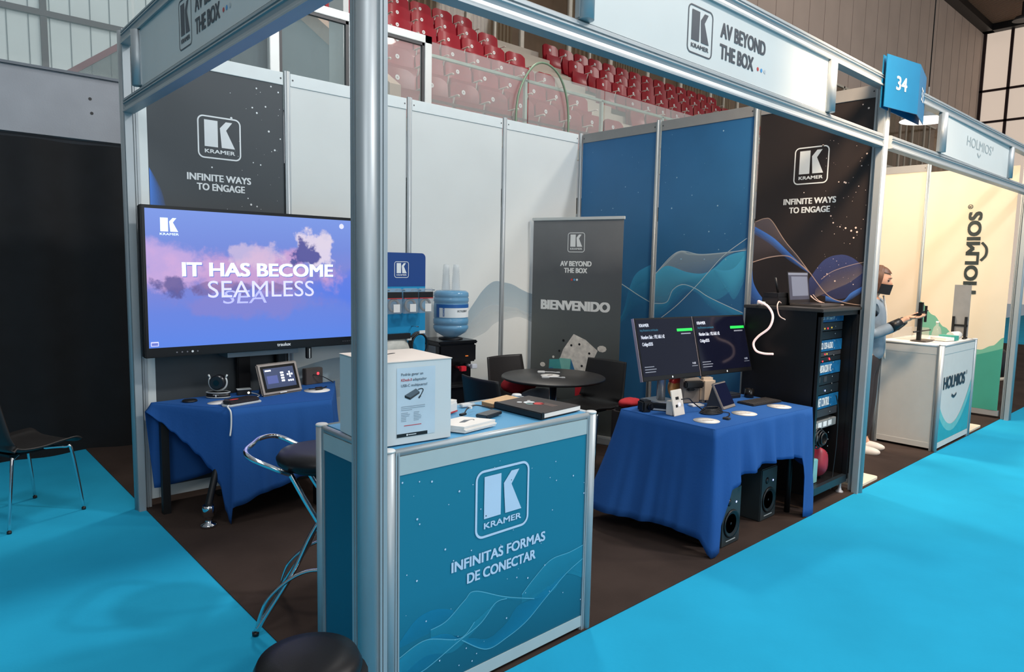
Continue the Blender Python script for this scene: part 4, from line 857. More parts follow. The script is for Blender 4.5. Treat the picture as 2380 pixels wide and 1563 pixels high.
MB().box((-0.13, -0.03, 0.185), (0.13, 0.01, 0.225)).build('header_card', BLACKP, t)
# roll-up banner, its print faces the visitors
pa, pb = Vector((3.338, 2.745, 0)), Vector((3.598, 1.90, 0)); dv = (pb-pa).normalized(); L = (pb-pa).length
t = thing('rollup_banner', 'tall dark roll-up banner reading BIENVENIDO, standing in the inner corner of the booth', 'banner', (pa.x, pa.y, 0.004), math.atan2(dv.y, dv.x))
FR2 = F((0, 0, 0), (1, 0, 0), (0, 0, 1))
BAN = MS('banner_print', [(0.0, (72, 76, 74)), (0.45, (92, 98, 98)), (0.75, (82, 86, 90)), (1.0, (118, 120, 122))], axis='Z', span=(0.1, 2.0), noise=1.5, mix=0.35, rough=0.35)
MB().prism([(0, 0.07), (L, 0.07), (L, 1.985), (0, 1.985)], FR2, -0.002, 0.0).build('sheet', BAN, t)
MB().box((-0.01, -0.012, 1.985), (L+0.01, 0.012, 2.012)).build('top_bar', ALU2, t, bevel=0.003)
MB().box((-0.01, -0.05, 0.0), (L+0.01, 0.05, 0.07)).build('base', ALU, t, bevel=0.008)
MB().cyl((L/2, 0.02, 0.07), (L/2, 0.02, 1.99), 0.010, n=10).build('support_pole', ALU, t)
g = MB().logo(FR2, 0.355, 1.70, 0.168, 0.175, 0.0015).text('AV BEYOND', FR2, 0.285, 1.575, 0.595, 1.622, 0.0015, 0, 0.055).text('THE BOX', FR2, 0.325, 1.515, 0.555, 1.56, 0.0015, 0, 0.055)
for k in range(3): g.disc(FR2, 0.405+k*0.026, 1.455, 0.010, 0.0015, k+1)
g.text('BIENVENIDO', FR2, 0.095, 1.175, 0.785, 1.265, 0.0015, 0, 0.075)
g.build('lettering', [PW, DOTR, DOTB, PW], t, flip=False)
g = MB(); R = random.Random(4)
ST = M('rock_print', (226, 222, 214), 0.5, 0, 0.22, 22)
g.poly([(0.30, 0.71), (0.34, 0.82), (0.44, 0.965), (0.56, 0.92), (0.68, 0.83), (0.63, 0.72), (0.60, 0.60), (0.48, 0.52), (0.40, 0.66)], FR2, 0.0015, 0)
for x, y, rx, ry in ((0.72, 0.85, 0.045, 0.03), (0.72, 0.68, 0.04, 0.03), (0.70, 0.75, 0.013, 0.012), (0.13, 0.66, 0.028, 0.022), (0.12, 0.585, 0.035, 0.022), (0.24, 0.74, 0.012, 0.012)): g.disc(FR2, x, y, rx, 0.0015, 0, 9, ry)
for x, y in ((0.34, 0.90), (0.50, 0.875), (0.60, 0.80), (0.30, 0.80), (0.62, 0.75), (0.53, 0.68), (0.42, 0.86)): g.disc(FR2, x, y, 0.011, 0.0022, 1, 10)
g.poly([(0.19, 0.50), (0.42, 0.50), (0.42, 0.735), (0.20, 0.715)], FR2, 0.0018, 2).poly([(0.30, 0.735), (0.42, 0.735), (0.41, 0.64), (0.34, 0.58)], FR2, 0.0022, 3).poly([(0.20, 0.52), (0.24, 0.52), (0.24, 0.64), (0.20, 0.64)], FR2, 0.0022, 4)
g.poly([(0.42, 0.50), (0.48, 0.52), (0.46, 0.64), (0.42, 0.735)], FR2, 0.0020, 4)
g.poly([(0.47, 0.50), (0.49, 0.57), (0.56, 0.61), (0.66, 0.60), (0.66, 0.45), (0.47, 0.40)], FR2, 0.0018, 5).poly([(0.50, 0.35), (0.62, 0.47), (0.66, 0.20), (0.48, 0.25)], FR2, 0.002, 6)
g.build('printed_rock', [ST, BLACKP, M('teal_cube_print', (70, 158, 160), 0.5, 0, 0.15, 9), M('mint_cube_print', (130, 200, 190), 0.5), M('blue_cube_print', (52, 118, 164), 0.5), M('red_shape_print', (186, 36, 48), 0.5), M('sand_print', (176, 150, 122), 0.5)], t, flip=False)
# ================================================================ TABLES WITH CLOTHS
CLOTH = M('blue_cloth', (38, 86, 150), 0.9, 0, 0.06, 3.0, bump=0.25, spec=0.2)
def interp(L, s):
    for (a, *A), (b, *Bv) in zip(L, L[1:]):
        if a <= s <= b:
            t = (s-a)/(b-a) if b > a else 0; t = t*t*(3-2*t); return [p+(q-p)*t for p, q in zip(A, Bv)]
    return L[-1][1:]
def cloth(name, corners, zt, hem, lab, folds, n=48, rows=14, crease=None):
    """corners counter-clockwise from above; hem: list of (s, z of hem, flare out, fold depth)"""
    m = MB(); C = [Vector((x, y, 0)) for x, y in corners]; N = len(C); base = []
    for i in range(N):
        a, b = C[i], C[(i+1) % N]; d = (b-a).normalized(); nrm = Vector((d.y, -d.x, 0))
        pd = (a-C[i-1]).normalized(); pn = Vector((pd.y, -pd.x, 0)); q = C[(i+2) % N]; nd = (q-b).normalized(); nn = Vector((nd.y, -nd.x, 0))
        for k in range(n):
            t = k/n; w0 = max(0, 1-t/0.10)*0.5; w1 = max(0, 1-(1-t)/0.10)*0.5
            base.append((a.lerp(b, t), (nrm*(1-w0-w1)+pn*w0+nn*w1).normalized(), i+t))
    T = len(base); vs = []
    for r in range(rows+1):
        tt = r/rows
        for p, nr, s in base:
            z, fl, fd = interp(hem, s); D = zt-z
            dep = 0.006*min(1, tt*8)
            off = dep+fl*tt**1.2+fd*tt*(sin(s*folds)+0.5*sin(s*folds*1.7+1.3))
            vs.append(p+nr*off+Vector((0, 0, zt-0.004*(tt*8 > 1)-D*tt+(0.004 if r == 0 else 0)-0.004)))
    fs = [(r*T+k, r*T+(k+1) % T, (r+1)*T+(k+1) % T, (r+1)*T+k) for r in range(rows) for k in range(T)]
    m.add(vs, fs, 0, True)
    m.add([p+Vector((0, 0, zt)) for p, nr, s in base], [tuple(range(T))], 0, False)
    o = m.build(name, CLOTH, flip=False)
    md = o.modifiers.new('thick', 'SOLIDIFY'); md.thickness = 0.002; md.offset = 1.0
    return tag(o, lab, 'tablecloth', 'blue tablecloths')
ZT = 0.71
t = thing('folding_table', 'black table under a blue cloth at the front right of the booth, beside the rack', 'table', (2.22, 0.10, 0.004))
MB().prism([(0.0, 0.0), (1.02, -0.05), (1.06, 0.60), (0.0, 0.63)], FZ, 0.67, 0.70).build('tabletop', M('dark_table', (40, 38, 38), 0.6), t)
for x, y in ((0.05, 0.06), (0.97, 0.03), (1.0, 0.55), (0.05, 0.58)): MB().cyl((x, y, 0), (x, y, 0.67), 0.018, n=12).build('leg', BLACKM, t)
cloth('tablecloth', [(2.20, 0.745), (2.188, 0.085), (3.245, 0.03), (3.30, 0.715)], ZT,
      [(0, 0.12, 0.20, 0.0), (0.08, 0.12, 0.19, 0.004), (0.35, 0.12, 0.13, 0.007), (0.62, 0.13, 0.09, 0.005), (0.93, 0.11, 0.06, 0.0), (1.0, 0.015, 0.055, 0.0), (1.035, 0.02, 0.05, 0.0), (1.075, 0.22, 0.03, 0.012), (1.13, 0.37, 0.03, 0.014), (1.3, 0.43, 0.03, 0.02), (1.5, 0.45, 0.02, 0.02), (1.75, 0.44, 0.02, 0.018), (1.85, 0.42, 0.02, 0.01), (1.89, 0.33, 0.03, 0.0), (1.915, 0.02, 0.02, 0.0), (1.97, 0.008, 0.03, 0.0), (2.0, 0.02, 0.04, 0.0), (2.03, 0.22, 0.055, 0.0), (2.10, 0.32, 0.04, 0.0), (2.3, 0.40, 0.008, 0.003), (2.9, 0.40, 0.008, 0.003), (3.0, 0.25, 0.03, 0.0), (3.2, 0.20, 0.03, 0.01), (3.8, 0.18, 0.04, 0.01), (4.0, 0.12, 0.20, 0.0)],
      'blue tablecloth on the front right table, its front hem raised over two loudspeakers', 34.0)
ZL = 0.70
t = thing('display_table', 'table under a blue cloth in front of the big screen, with a chrome foot showing', 'table', (0, 0, 0.004))
MB().prism([(0.10, 2.60), (0.40, 2.20), (0.94, 2.12), (1.27, 2.68)], FZ, 0.66, 0.69).build('tabletop', M('dark_table'), t)
for x, y in ((0.10, 2.60), (1.20, 2.64), (0.90, 2.18)): MB().box((x-0.022, y-0.022, 0), (x+0.022, y+0.022, 0.66)).build('leg', BLACKM, t)
MB().lathe([(0.045, 0.0), (0.045, 0.018), (0.02, 0.026), (0.02, 0.06), (0.034, 0.065), (0.034, 0.115), (0.03, 0.13)], (0.225, 2.215, 0), 20).build('chrome_foot', CHROME, t)
MB().tube([(0.225, 2.215, 0.12), (0.27, 2.25, 0.25), (0.42, 2.36, 0.66)], 0.020, 12, sp=4).build('leg', BLACKM, t)
cloth('tablecloth', [(0.043, 2.639), (0.365, 2.181), (0.959, 2.098), (1.30, 2.70)], ZL,
      [(0, 0.655, 0.03, 0.0), (0.15, 0.60, 0.02, 0.0), (0.3, 0.545, 0.02, 0.0), (0.45, 0.485, 0.02, 0.0), (0.6, 0.42, 0.02, 0.0), (0.75, 0.34, 0.02, 0.0), (0.86, 0.25, 0.02, 0.003), (0.93, 0.08, 0.02, 0), (0.975, 0.005, 0.03, 0.0), (1.0, 0.12, 0.05, 0.0), (1.03, 0.13, 0.05, 0.0), (1.3, 0.19, 0.05, 0.008), (1.7, 0.25, 0.05, 0.01), (1.96, 0.26, 0.05, 0), (2.0, 0.10, 0.06, 0.0), (2.1, 0.22, 0.04, 0.014), (2.9, 0.28, 0.03, 0.01), (3.0, 0.2, 0.02, 0.0), (3.06, 0.22, 0.02, 0.0), (3.5, 0.22, 0.015, 0.002), (3.93, 0.17, 0.015, 0.0), (3.975, 0.16, 0.02, 0.0), (3.99, 0.20, 0.03, 0.0), (4.0, 0.655, 0.03, 0.0)],
      'blue tablecloth on the table under the big screen, pulled up at its left end', 26.0)
# ---------------------------------------------------------------- big screen
t = thing('display_screen', 'big lit display screen showing clouds and white lettering, left part of the back wall', 'screen', (-0.002, 2.545, 0.0))
MB().box((0, 0, 0.985), (1.46, 0.07, 1.888)).build('housing', M('screen_black', (14, 14, 16), 0.35), t, bevel=0.006)
FS = F((0, -0.001, 0), (1, 0, 0), (0, 0, 1))
def cloud_mat():
    m = bpy.data.materials.new('cloud_picture'); m.use_nodes = True; q = m.node_tree; b = q.nodes['Principled BSDF']
    co = q.nodes.new('ShaderNodeTexCoord'); sp = q.nodes.new('ShaderNodeSeparateXYZ'); q.links.new(co.outputs['Object'], sp.inputs[0])
    def ramp(src, els):
        r = q.nodes.new('ShaderNodeValToRGB'); e = r.color_ramp.elements; e[0].position, e[1].position = els[0][0], els[-1][0]
        e[0].color, e[1].color = lin(els[0][1])+(1,), lin(els[-1][1])+(1,)
        for p, c in els[1:-1]: k = e.new(p); k.color = lin(c)+(1,)
        q.links.new(src, r.inputs[0]); return r.outputs['Color']
    def math_(op, a, b_=None, c=None):
        n = q.nodes.new('ShaderNodeMath'); n.operation = op
        for i, v in enumerate((a, b_, c)):
            if v is None: continue
            if isinstance(v, (int, float)): n.inputs[i].default_value = v
            else: q.links.new(v, n.inputs[i])
        return n.outputs[0]
    X, Z = sp.outputs['X'], sp.outputs['Z']
    zn = math_('DIVIDE', math_('SUBTRACT', Z, 1.04), 0.83)
    base = ramp(zn, [(0.0, (100, 144, 248)), (0.25, (112, 142, 240)), (0.5, (138, 142, 226)), (0.75, (126, 150, 236)), (1.0, (134, 164, 246))])
    def mix(a, b_, f):
        n = q.nodes.new('ShaderNodeMix'); n.data_type = 'RGBA'; q.links.new(a, n.inputs['A']); 
        if isinstance(b_, tuple): n.inputs['B'].default_value = lin(b_)+(1,)
        else: q.links.new(b_, n.inputs['B'])
        q.links.new(f, n.inputs['Factor']); return n.outputs['Result']
    def noise(sc, det, off=0.0):
        n = q.nodes.new('ShaderNodeTexNoise'); n.inputs['Scale'].default_value = sc; n.inputs['Detail'].default_value = det; n.inputs['Roughness'].default_value = 0.58
        mp = q.nodes.new('ShaderNodeMapping'); mp.inputs['Location'].default_value = (off, off*0.7, 0); q.links.new(co.outputs['Object'], mp.inputs[0]); q.links.new(mp.outputs[0], n.inputs[0]); return n.outputs['Fac']
    def blobf(cx, cz, rx, rz, n_, k):
        dx = math_('DIVIDE', math_('SUBTRACT', X, cx), rx); dz = math_('DIVIDE', math_('SUBTRACT', Z, cz), rz)
        d = math_('SQRT', math_('ADD', math_('MULTIPLY', dx, dx), math_('MULTIPLY', dz, dz)))
        v = math_('ADD', math_('SUBTRACT', 1.0, d), math_('MULTIPLY', math_('SUBTRACT', n_, 0.5), k))
        r = q.nodes.new('ShaderNodeMapRange'); r.inputs['From Min'].default_value = 0.0; r.inputs['From Max'].default_value = 0.5; r.interpolation_type = 'SMOOTHSTEP'; q.links.new(v, r.inputs[0]); return r.outputs[0]
    n1, n2, n3 = noise(3.0, 5), noise(8.0, 9, 3.1), noise(4.5, 7, 7.7)
    c = mix(base, (84, 132, 250), math_('MULTIPLY', blobf(1.35, 1.40, 0.42, 0.16, n1, 1.5), 0.7))
    c = mix(c, (230, 178, 226), math_('MULTIPLY', blobf(0.66, 1.50, 0.66, 0.17, n3, 2.6), 0.78))
    c = mix(c, (222, 186, 240), math_('MULTIPLY', blobf(0.16, 1.54, 0.30, 0.15, n3, 2.4), 0.75))
    c = mix(c, (152, 140, 216), math_('MULTIPLY', blobf(0.62, 1.30, 0.55, 0.10, n3, 2.4), 0.55))
    c = mix(c, (240, 216, 240), math_('MULTIPLY', blobf(0.68, 1.60, 0.20, 0.09, n2, 3.2), 0.6))
    c = mix(c, (238, 226, 250), blobf(1.08, 1.655, 0.16, 0.11, n2, 4.0))
    c = mix(c, (240, 228, 248), math_('MULTIPLY', blobf(1.15, 1.72, 0.06, 0.07, n2, 3.0), 0.9))
    c = mix(c, (84, 86, 166), math_('MULTIPLY', blobf(0.99, 1.625, 0.085, 0.07, n2, 4.6), 0.95))
    c = mix(c, (96, 92, 160), math_('MULTIPLY', blobf(0.17, 1.42, 0.11, 0.07, n2, 3.6), 0.85))
    c = mix(c, (128, 104, 160), math_('MULTIPLY', blobf(0.62, 1.40, 0.45, 0.04, n2, 4.0), 0.6))
    b.inputs['Base Color'].default_value = (0.01, 0.01, 0.01, 1); q.links.new(c, b.inputs['Emission Color']); b.inputs['Emission Strength'].default_value = 1.0
    b.inputs['Roughness'].default_value = 0.3; b.inputs['Specular IOR Level'].default_value = 0.2
    return m
pic = MB().poly([(0.022, 1.045), (1.438, 1.045), (1.438, 1.868), (0.022, 1.868)], FS, 0.0).build('picture', cloud_mat(), t, flip=False)
LETW = M('screen_letter_white', (225, 240, 255), 0.4, emit=(222, 240, 255), estr=0.95); LETS = M('screen_letter_shadow', (90, 100, 170), 0.4, emit=(98, 108, 178), estr=0.9); LETL = M('screen_letter_lilac', (190, 190, 240), 0.4, emit=(196, 192, 242), estr=0.95)
LETD = M('screen_letter_dim', (160, 160, 226), 0.4, emit=(170, 172, 232), estr=0.9)
g = MB()
g.text('IT HAS BECOME', FS, 0.222, 1.466, 1.215, 1.552, 0.0008, 1, 0.05).text('IT HAS BECOME', FS, 0.217, 1.471, 1.211, 1.558, 0.0014, 0, 0.05)
g.text('SEA', FS, 0.455, 1.300, 0.735, 1.385, 0.0006, 3, 0.0, 0.12)
g.text('SEAMLESS', FS, 0.369, 1.335, 1.069, 1.441, 0.0008, 1).text('SEAMLESS', FS, 0.365, 1.339, 1.066, 1.445, 0.0014, 2)
g.logo(FS, 0.082, 1.70, 0.14, 0.13, 0.0014, 0, frame=False, text=False).text('KRAMER', FS, 0.10, 1.715, 0.205, 1.728, 0.0014, 0, 0.02)
g.disc(FS, 1.278, 1.825, 0.018, 0.0014, 2, 20)
g.rrect(FS, 0.032, 1.055, 0.075, 1.082, 0.003, 0.0014, 2).rrect(FS, 0.036, 1.059, 0.071, 1.075, 0.001, 0.0018, 1)
g.build('screen_lettering', [LETW, LETS, LETL, LETD], pic, flip=False)
g = MB().text('traulux', FS, 0.80, 1.008, 0.895, 1.030, 0.0012, 0, 0.045)
for k in range(5): g.disc(FS, 0.175+k*0.030, 1.012, 0.007 if k == 3 else 0.005, 0.0012, 0 if k == 3 else 1, 8)
for k in range(8): g.disc(FS, 1.285+k*0.016, 1.014, 0.003, 0.0012, 1, 6)
g.build('bezel_marks', [PW, M('bezel_icon', (110, 110, 116), 0.5)], t, flip=False)
for x0, x1 in ((0.602, 0.688), (0.875, 0.937)): MB().box((x0, 0.175, 0.0), (x1, 0.225, 1.02)).build('stand_column', M('stand_black', (18, 18, 20), 0.4, 0.3), t, bevel=0.006)
MB().box((0.45, 0.16, 0.004), (1.1, 0.235, 0.03)).build('stand_base', BLACKM, t, bevel=0.006)
MB().box((0.50, 0.07, 0.945), (0.98, 0.23, 0.975)).build('shelf_bar', M('grey_steel', (130, 136, 142), 0.4, 0.6), t)
t = thing('pen_holder', 'small black tube with a white stripe hanging under the right end of the big screen', 'holder', (1.0175, 2.56, 0.905))
MB().box((0, 0, 0), (0.036, 0.03, 0.079)).build('tube', BLACKP, t, bevel=0.004); MB().box((0.016, -0.001, 0.004), (0.022, 0.0, 0.07)).build('stripe', ALU2, t)
# ---------------------------------------------------------------- things on the left table
zt = ZL+0.002
t = thing('conference_camera', 'round conference camera on a silver cradle and oval foot, on the left table', 'camera', (0.415, 2.56, zt), math.radians(-38))
MB().lathe([(0.0, 0.0), (0.072, 0.0), (0.075, 0.004), (0.070, 0.034), (0.06, 0.038), (0.0, 0.038)], n=32, sy=0.55).build('foot', BLACKP, t)
m = MB()
for z in (0.006, 0.036): m.tube([(0.073*cos(a), 0.041*sin(a), z) for a in [k*PI/14 for k in range(28)]], 0.003, 6, closed=True)
m.build('trim_ring', ALU2, t)
MB().text('T', F((0, -0.0415, 0.012), (1, 0, 0), (0, 0, 1)), -0.018, 0, 0.018, 0.014, 0.001, 0, 0.05).build('emblem', PW, t, flip=False)
m = MB(); m.tube([(0.055*cos(a), 0, 0.10+0.055*sin(a)) for a in [math.radians(150+k*12) for k in range(21)]], 0.006, 8); m.tube([(-0.048, 0, 0.128), (-0.058, 0, 0.148)], 0.006, 8); m.tube([(0.048, 0, 0.128), (0.058, 0, 0.148)], 0.006, 8); m.build('cradle', ALU2, t)
m = MB(); m.cyl((0, 0.035, 0.10), (0, -0.03, 0.10), 0.046, n=28); m.build('lens_barrel', M('lens_dark', (34, 34, 38), 0.25), t, bevel=0.006)
m = MB(); m.cyl((0, -0.03, 0.10), (0, -0.034, 0.10), 0.018, n=20); m.build('lens', M('lens_glass', (12, 14, 20), 0.08), t)
t = thing('puck', 'flat black puck at the left end of the left table', 'puck', (0.235, 2.535, zt))
MB().lathe([(0, 0), (0.042, 0), (0.045, 0.006), (0.04, 0.012), (0, 0.013)], n=28).build('body', BLACKP, t)
t = thing('small_hub', 'small black hub with a bright light, right of the conference camera', 'hub', (0.575, 2.56, zt), math.radians(-12))
MB().box((-0.04, -0.02, 0), (0.045, 0.03, 0.035)).build('body', BLACKP, t, bevel=0.004); MB().box((-0.042, -0.022, 0.035), (0.047, 0.032, 0.040)).build('cover', ALU2, t, bevel=0.002)
MB().disc(F((0.028, -0.0205, 0.015), (1, 0, 0), (0, 0, 1)), 0, 0, 0.007, 0.001).build('led', M('warm_led', (255, 240, 210), 0.4, emit=(255, 240, 205), estr=5), t, flip=False)
MB().tube([(0.045, -0.01, 0.012), (0.075, -0.04, 0.006), (0.08, -0.10, 0.004), (0.03, -0.15, 0.004), (-0.02, -0.16, 0.006)], 0.003, 6, sp=6).build('cable', WPLAST, t)
t = thing('speakerphone', 'flat black and silver speakerphone with a red glow at the front of the left table', 'speakerphone', (0.455, 2.285, zt), math.radians(12))
m = MB().prism([(-0.10, -0.045), (0.10, -0.045), (0.115, 0.0), (0.09, 0.06), (-0.085, 0.06), (-0.115, 0.0)], FZ, 0.008, 0.034); m.build('body', M('dark_brown_plastic', (48, 42, 42), 0.35), t, bevel=0.008)
m = MB().prism([(-0.108, -0.052), (0.108, -0.052), (0.124, 0.0), (0.096, 0.066), (-0.092, 0.066), (-0.124, 0.0)], FZ, 0.0, 0.014); m.build('silver_base', ALU2, t, bevel=0.004)
MB().disc(FZ, -0.045, 0.0, 0.03, 0.0346, 0, 12, 0.012).build('glow', M('dim_red_light', (180, 60, 60), 0.4, emit=(190, 50, 50), estr=0.7), t, flip=False)
MB().tube([(-0.10, -0.035, 0.01), (-0.125, -0.06, 0.008), (-0.123, -0.088, -0.02), (-0.125, -0.092, -0.10), (-0.135, -0.094, -0.16)], 0.005, 8, sp=6).build('cable', WPLAST, t)
t = thing('white_plate', 'white round paper disc half under the speakerphone on the left table', 'disc', (0.385, 2.395, zt))
MB().lathe([(0, 0), (0.09, 0), (0.09, 0.002), (0, 0.003)], n=32, sy=0.7).build('disc', PAPER, t)
t = thing('touch_panel', 'grey framed touch panel with a lit control page, leaning on the left table', 'tablet', (0.79, 2.43, zt), math.radians(12))
tl = Matrix.Rotation(math.radians(-20), 3, 'X')
def tilt(name, a, b, mat, bev=0.0):
    m = MB().box(a, b); m.v = [tl @ q+Vector((0, 0, 0.004)) for q in m.v]; return m.build(name, mat, t, bevel=bev)
tilt('frame', (-0.155, 0.0, 0), (0.155, 0.018, 0.215), M('warm_grey_frame', (142, 134, 128), 0.4, 0.2), 0.010)
tilt('glass', (-0.132, -0.0015, 0.022), (0.132, 0.0, 0.195), M('glass_black', (8, 8, 10), 0.15), 0.0005)
ft = F(Vector((0, 0, 0.004)), (1, 0, 0), tl @ Vector((0, 0, 1)))
g = MB().poly([(-0.115, 0.045), (0.112, 0.045), (0.112, 0.178), (-0.115, 0.178)], ft, 0.003, 0).poly([(-0.10, 0.075), (-0.02, 0.075), (-0.02, 0.128), (-0.10, 0.128)], ft, 0.0034, 1)
g.poly([(-0.105, 0.158), (-0.06, 0.158), (-0.06, 0.168), (-0.105, 0.168)], ft, 0.0034, 2)
for i in range(4): g.poly([(0.005, 0.135-i*0.018), (0.03, 0.135-i*0.018), (0.03, 0.147-i*0.018), (0.005, 0.147-i*0.018)], ft, 0.0034, 2)
for x, y in ((0.075, 0.140), (0.06, 0.125), (0.076, 0.125), (0.092, 0.125), (0.076, 0.110), (0.06, 0.083), (0.076, 0.083), (0.092, 0.083)): g.poly([(x-0.006, y-0.006), (x+0.006, y-0.006), (x+0.006, y+0.006), (x-0.006, y+0.006)], ft, 0.0034, 2)
g.build('control_page', [M('page_navy', (24, 42, 76), 0.4, emit=(24, 42, 76), estr=1.0), M('page_blue', (52, 64, 118), 0.4, emit=(58, 72, 128), estr=1.0), SCRW], t, flip=False)
tilt('logo_strip', (-0.025, -0.002, 0.007), (0.025, -0.0005, 0.014), WPLAST)
m = MB().prism([(0.03, 0.0), (0.13, 0.0), (0.095, 0.19)], F((-0.1, 0, 0), (0, 1, 0), (0, 0, 1)), 0.0, 0.2); m.build('stand', DARKG, t)
t = thing('white_coaster', 'white round coaster with a black plug on it, right of the touch panel', 'coaster', (1.02, 2.42, zt)); MB().lathe([(0, 0), (0.085, 0), (0.086, 0.003), (0, 0.004)], n=32).build('disc', PAPER, t)
t = thing('cable_plug', 'black cable and plug lying on the white coaster of the left table', 'cable', (1.02, 2.42, zt+0.005))
MB().tube([(-0.05, 0.02, 0.008), (0.0, -0.02, 0.012), (0.04, 0.0, 0.008), (0.10, 0.06, 0.004)], 0.004, 8, sp=6).build('cable', BLACKP, t); MB().box((-0.01, -0.01, 0.0), (0.04, 0.015, 0.018)).build('plug', BLACKP, t, bevel=0.003)
t = thing('wall_box', 'brown grey box with a red light at the right end of the left table', 'box', (1.12, 2.66, zt), math.radians(8))
MB().box((-0.07, 0, 0), (0.07, 0.05, 0.115)).build('body', M('grey_brown_plastic', (78, 70, 66), 0.45), t, bevel=0.004)
MB().disc(F((0.028, -0.0005, 0.075), (1, 0, 0), (0, 0, 1)), 0, 0, 0.010, 0.001).build('led', LEDR, t, flip=False)
MB().tube([(-0.015, -0.005, 0.07), (0.03, -0.04, 0.06), (0.10, -0.05, 0.02), (0.12, -0.06, 0.004)], 0.003, 6, sp=6).build('cable', BLACKP, t)

# ---------------------------------------------------------------- twin monitors and things on the right table
zr = ZT+0.0025
def monitor(x, y, lab, pole_x, WM=0.515):
    t = thing('monitor', lab, 'monitor', (x, y, 0.885), math.radians(-8.5), group='twin monitors on poles')
    tm = Matrix.Rotation(math.radians(-15), 3, 'X')
    def tb(name, a, b, mat, bev=0.0, parent=t):
        m = MB().box(a, b); m.v = [tm @ q for q in m.v]; return m.build(name, mat, parent, bevel=bev)
    tb('housing', (0, 0, 0), (WM, 0.03, 0.395), M('monitor_black', (20, 20, 22), 0.35), 0.003)
    tb('side_trim', (-0.003, 0.004, 0.0), (0.0, 0.026, 0.395), M('silver_pink_trim', (206, 186, 188), 0.3, 0.5))
    sc = tb('display', (0.010, -0.0012, 0.028), (WM-0.009, 0.0, 0.385), M('dark_navy_display', (8, 9, 20), 0.12, 0, 0.2, 2, emit=(10, 12, 30), estr=1.0))
    fm = F((0, 0, 0), (1, 0, 0), tm @ Vector((0, 0, 1)))
    fm = F((0, 0, 0), (1, 0, 0), tm @ Vector((0, 0, 1))); _o = fm.p; fm.p = lambda a, b, h=0: _o(a*WM/0.625, b, h)
    g = MB().text('KRAMER', fm, 0.035, 0.338, 0.135, 0.358, 0.0025, 0, 0.02).text('http://kramerav.com/viasuite', fm, 0.035, 0.305, 0.225, 0.325, 0.0025, 1, 0.01).text('Nombre Sala : 192.168.1.42', fm, 0.04, 0.262, 0.285, 0.285, 0.0025, 0, 0.01).text('Código:0335', fm, 0.04, 0.212, 0.150, 0.240, 0.0025, 0, 0.01)
    g.poly([(0.43, 0.300), (0.605, 0.300), (0.605, 0.318), (0.43, 0.318)], fm, 0.0025, 2).poly([(0.47, 0.28), (0.58, 0.28), (0.58, 0.288), (0.47, 0.288)], fm, 0.0025, 3)
    for i, w_ in enumerate((0.10, 0.12, 0.11)): g.poly([(0.03, 0.085-i*0.016), (0.03+w_, 0.085-i*0.016), (0.03+w_, 0.090-i*0.016), (0.03, 0.090-i*0.016)], fm, 0.0025, 3)
    g.text('11:25', fm, 0.55, 0.082, 0.585, 0.094, 0.0025, 0, 0.01).poly([(0.54, 0.068), (0.605, 0.068), (0.605, 0.072), (0.54, 0.072)], fm, 0.0025, 3)
    g.build('screen_lettering', [M('screen_text', (210, 214, 224), 0.4, emit=(196, 200, 214), estr=0.8), M('screen_teal', (40, 92, 112), 0.4, emit=(36, 84, 108), estr=0.8), M('screen_green', (40, 200, 80), 0.4, emit=(30, 190, 70), estr=0.9), M('screen_dim', (120, 124, 134), 0.4, emit=(104, 108, 120), estr=0.7)], sc, flip=False)
    m = MB().disc(fm, 0.31, 0.014, 0.007, 0.001); m.build('maker_mark', PW, t, flip=False)
    m = MB().cyl((pole_x, 0.14, -0.885+zr+0.012), (pole_x, 0.14, 0.30), 0.028, n=20); m.build('pole', M('silver_pole', (168, 172, 176), 0.35, 0.7), t)
    MB().box((pole_x-0.09, 0.06, -0.885+zr+0.0005), (pole_x+0.09, 0.24, -0.885+zr+0.012)).build('pole_base', M('silver_pole'), t, bevel=0.004)
    MB().box((pole_x-0.05, 0.075, 0.12), (pole_x+0.05, 0.15, 0.22)).build('bracket', DARKG, t)
    return t
monitor(2.283, 0.645, 'left one of the two tilted monitors on poles at the front right table', 0.30)
monitor(2.283+0.522*cos(math.radians(-8.5)), 0.645+0.522*sin(math.radians(-8.5)), 'right one of the two tilted monitors on poles, nearest to the rack', 0.20)
def on_r(name, lab, cat, x, y, rz=0.0, grp=None): return thing(name, lab, cat, (x, y, zr), math.radians(rz), grp)
# coffee machine
t = on_r('coffee_machine', 'beige coffee machine with a dark spout behind the white wall plate, under the monitors', 'machine', 2.715, 0.575, -25)
CM = M('beige_plastic', (200, 180, 158), 0.42, 0, 0.04)
m = MB(); m.rrect(F((0, 0, 0), (1, 0, 0), (0, 0, 1)), 0.0, 0.0, 0.14, 0.20, 0.03); m.v = m.v
b_ = MB(); b_.box((0.055, -0.02, 0.0), (0.165, 0.05, 0.165)); b_.build('tank', CM, t, bevel=0.02)
MB().box((-0.07, 0.0, 0.0), (0.055, 0.05, 0.165)).build('body', M('grey_beige_plastic', (140, 128, 116), 0.45), t, bevel=0.006)
m = MB().box((-0.075, -0.045, 0.105), (0.055, 0.0, 0.150)).box((-0.05, -0.035, 0.085), (0.0, 0.0, 0.105)); m.build('spout', BLACKP, t, bevel=0.008)
t = on_r('wall_plate', 'white wall plate with sockets and a blue lit button, standing upright on the right table', 'wall plate', 2.332, 0.408, 0)
tq = Matrix.Rotation(math.radians(-13), 3, 'X'); m = MB().box((-0.055, 0, 0), (0.055, 0.007, 0.155)); m.v = [tq @ q for q in m.v]; m.build('plate', M('ivory_plastic', (226, 216, 202), 0.4), t, bevel=0.003)
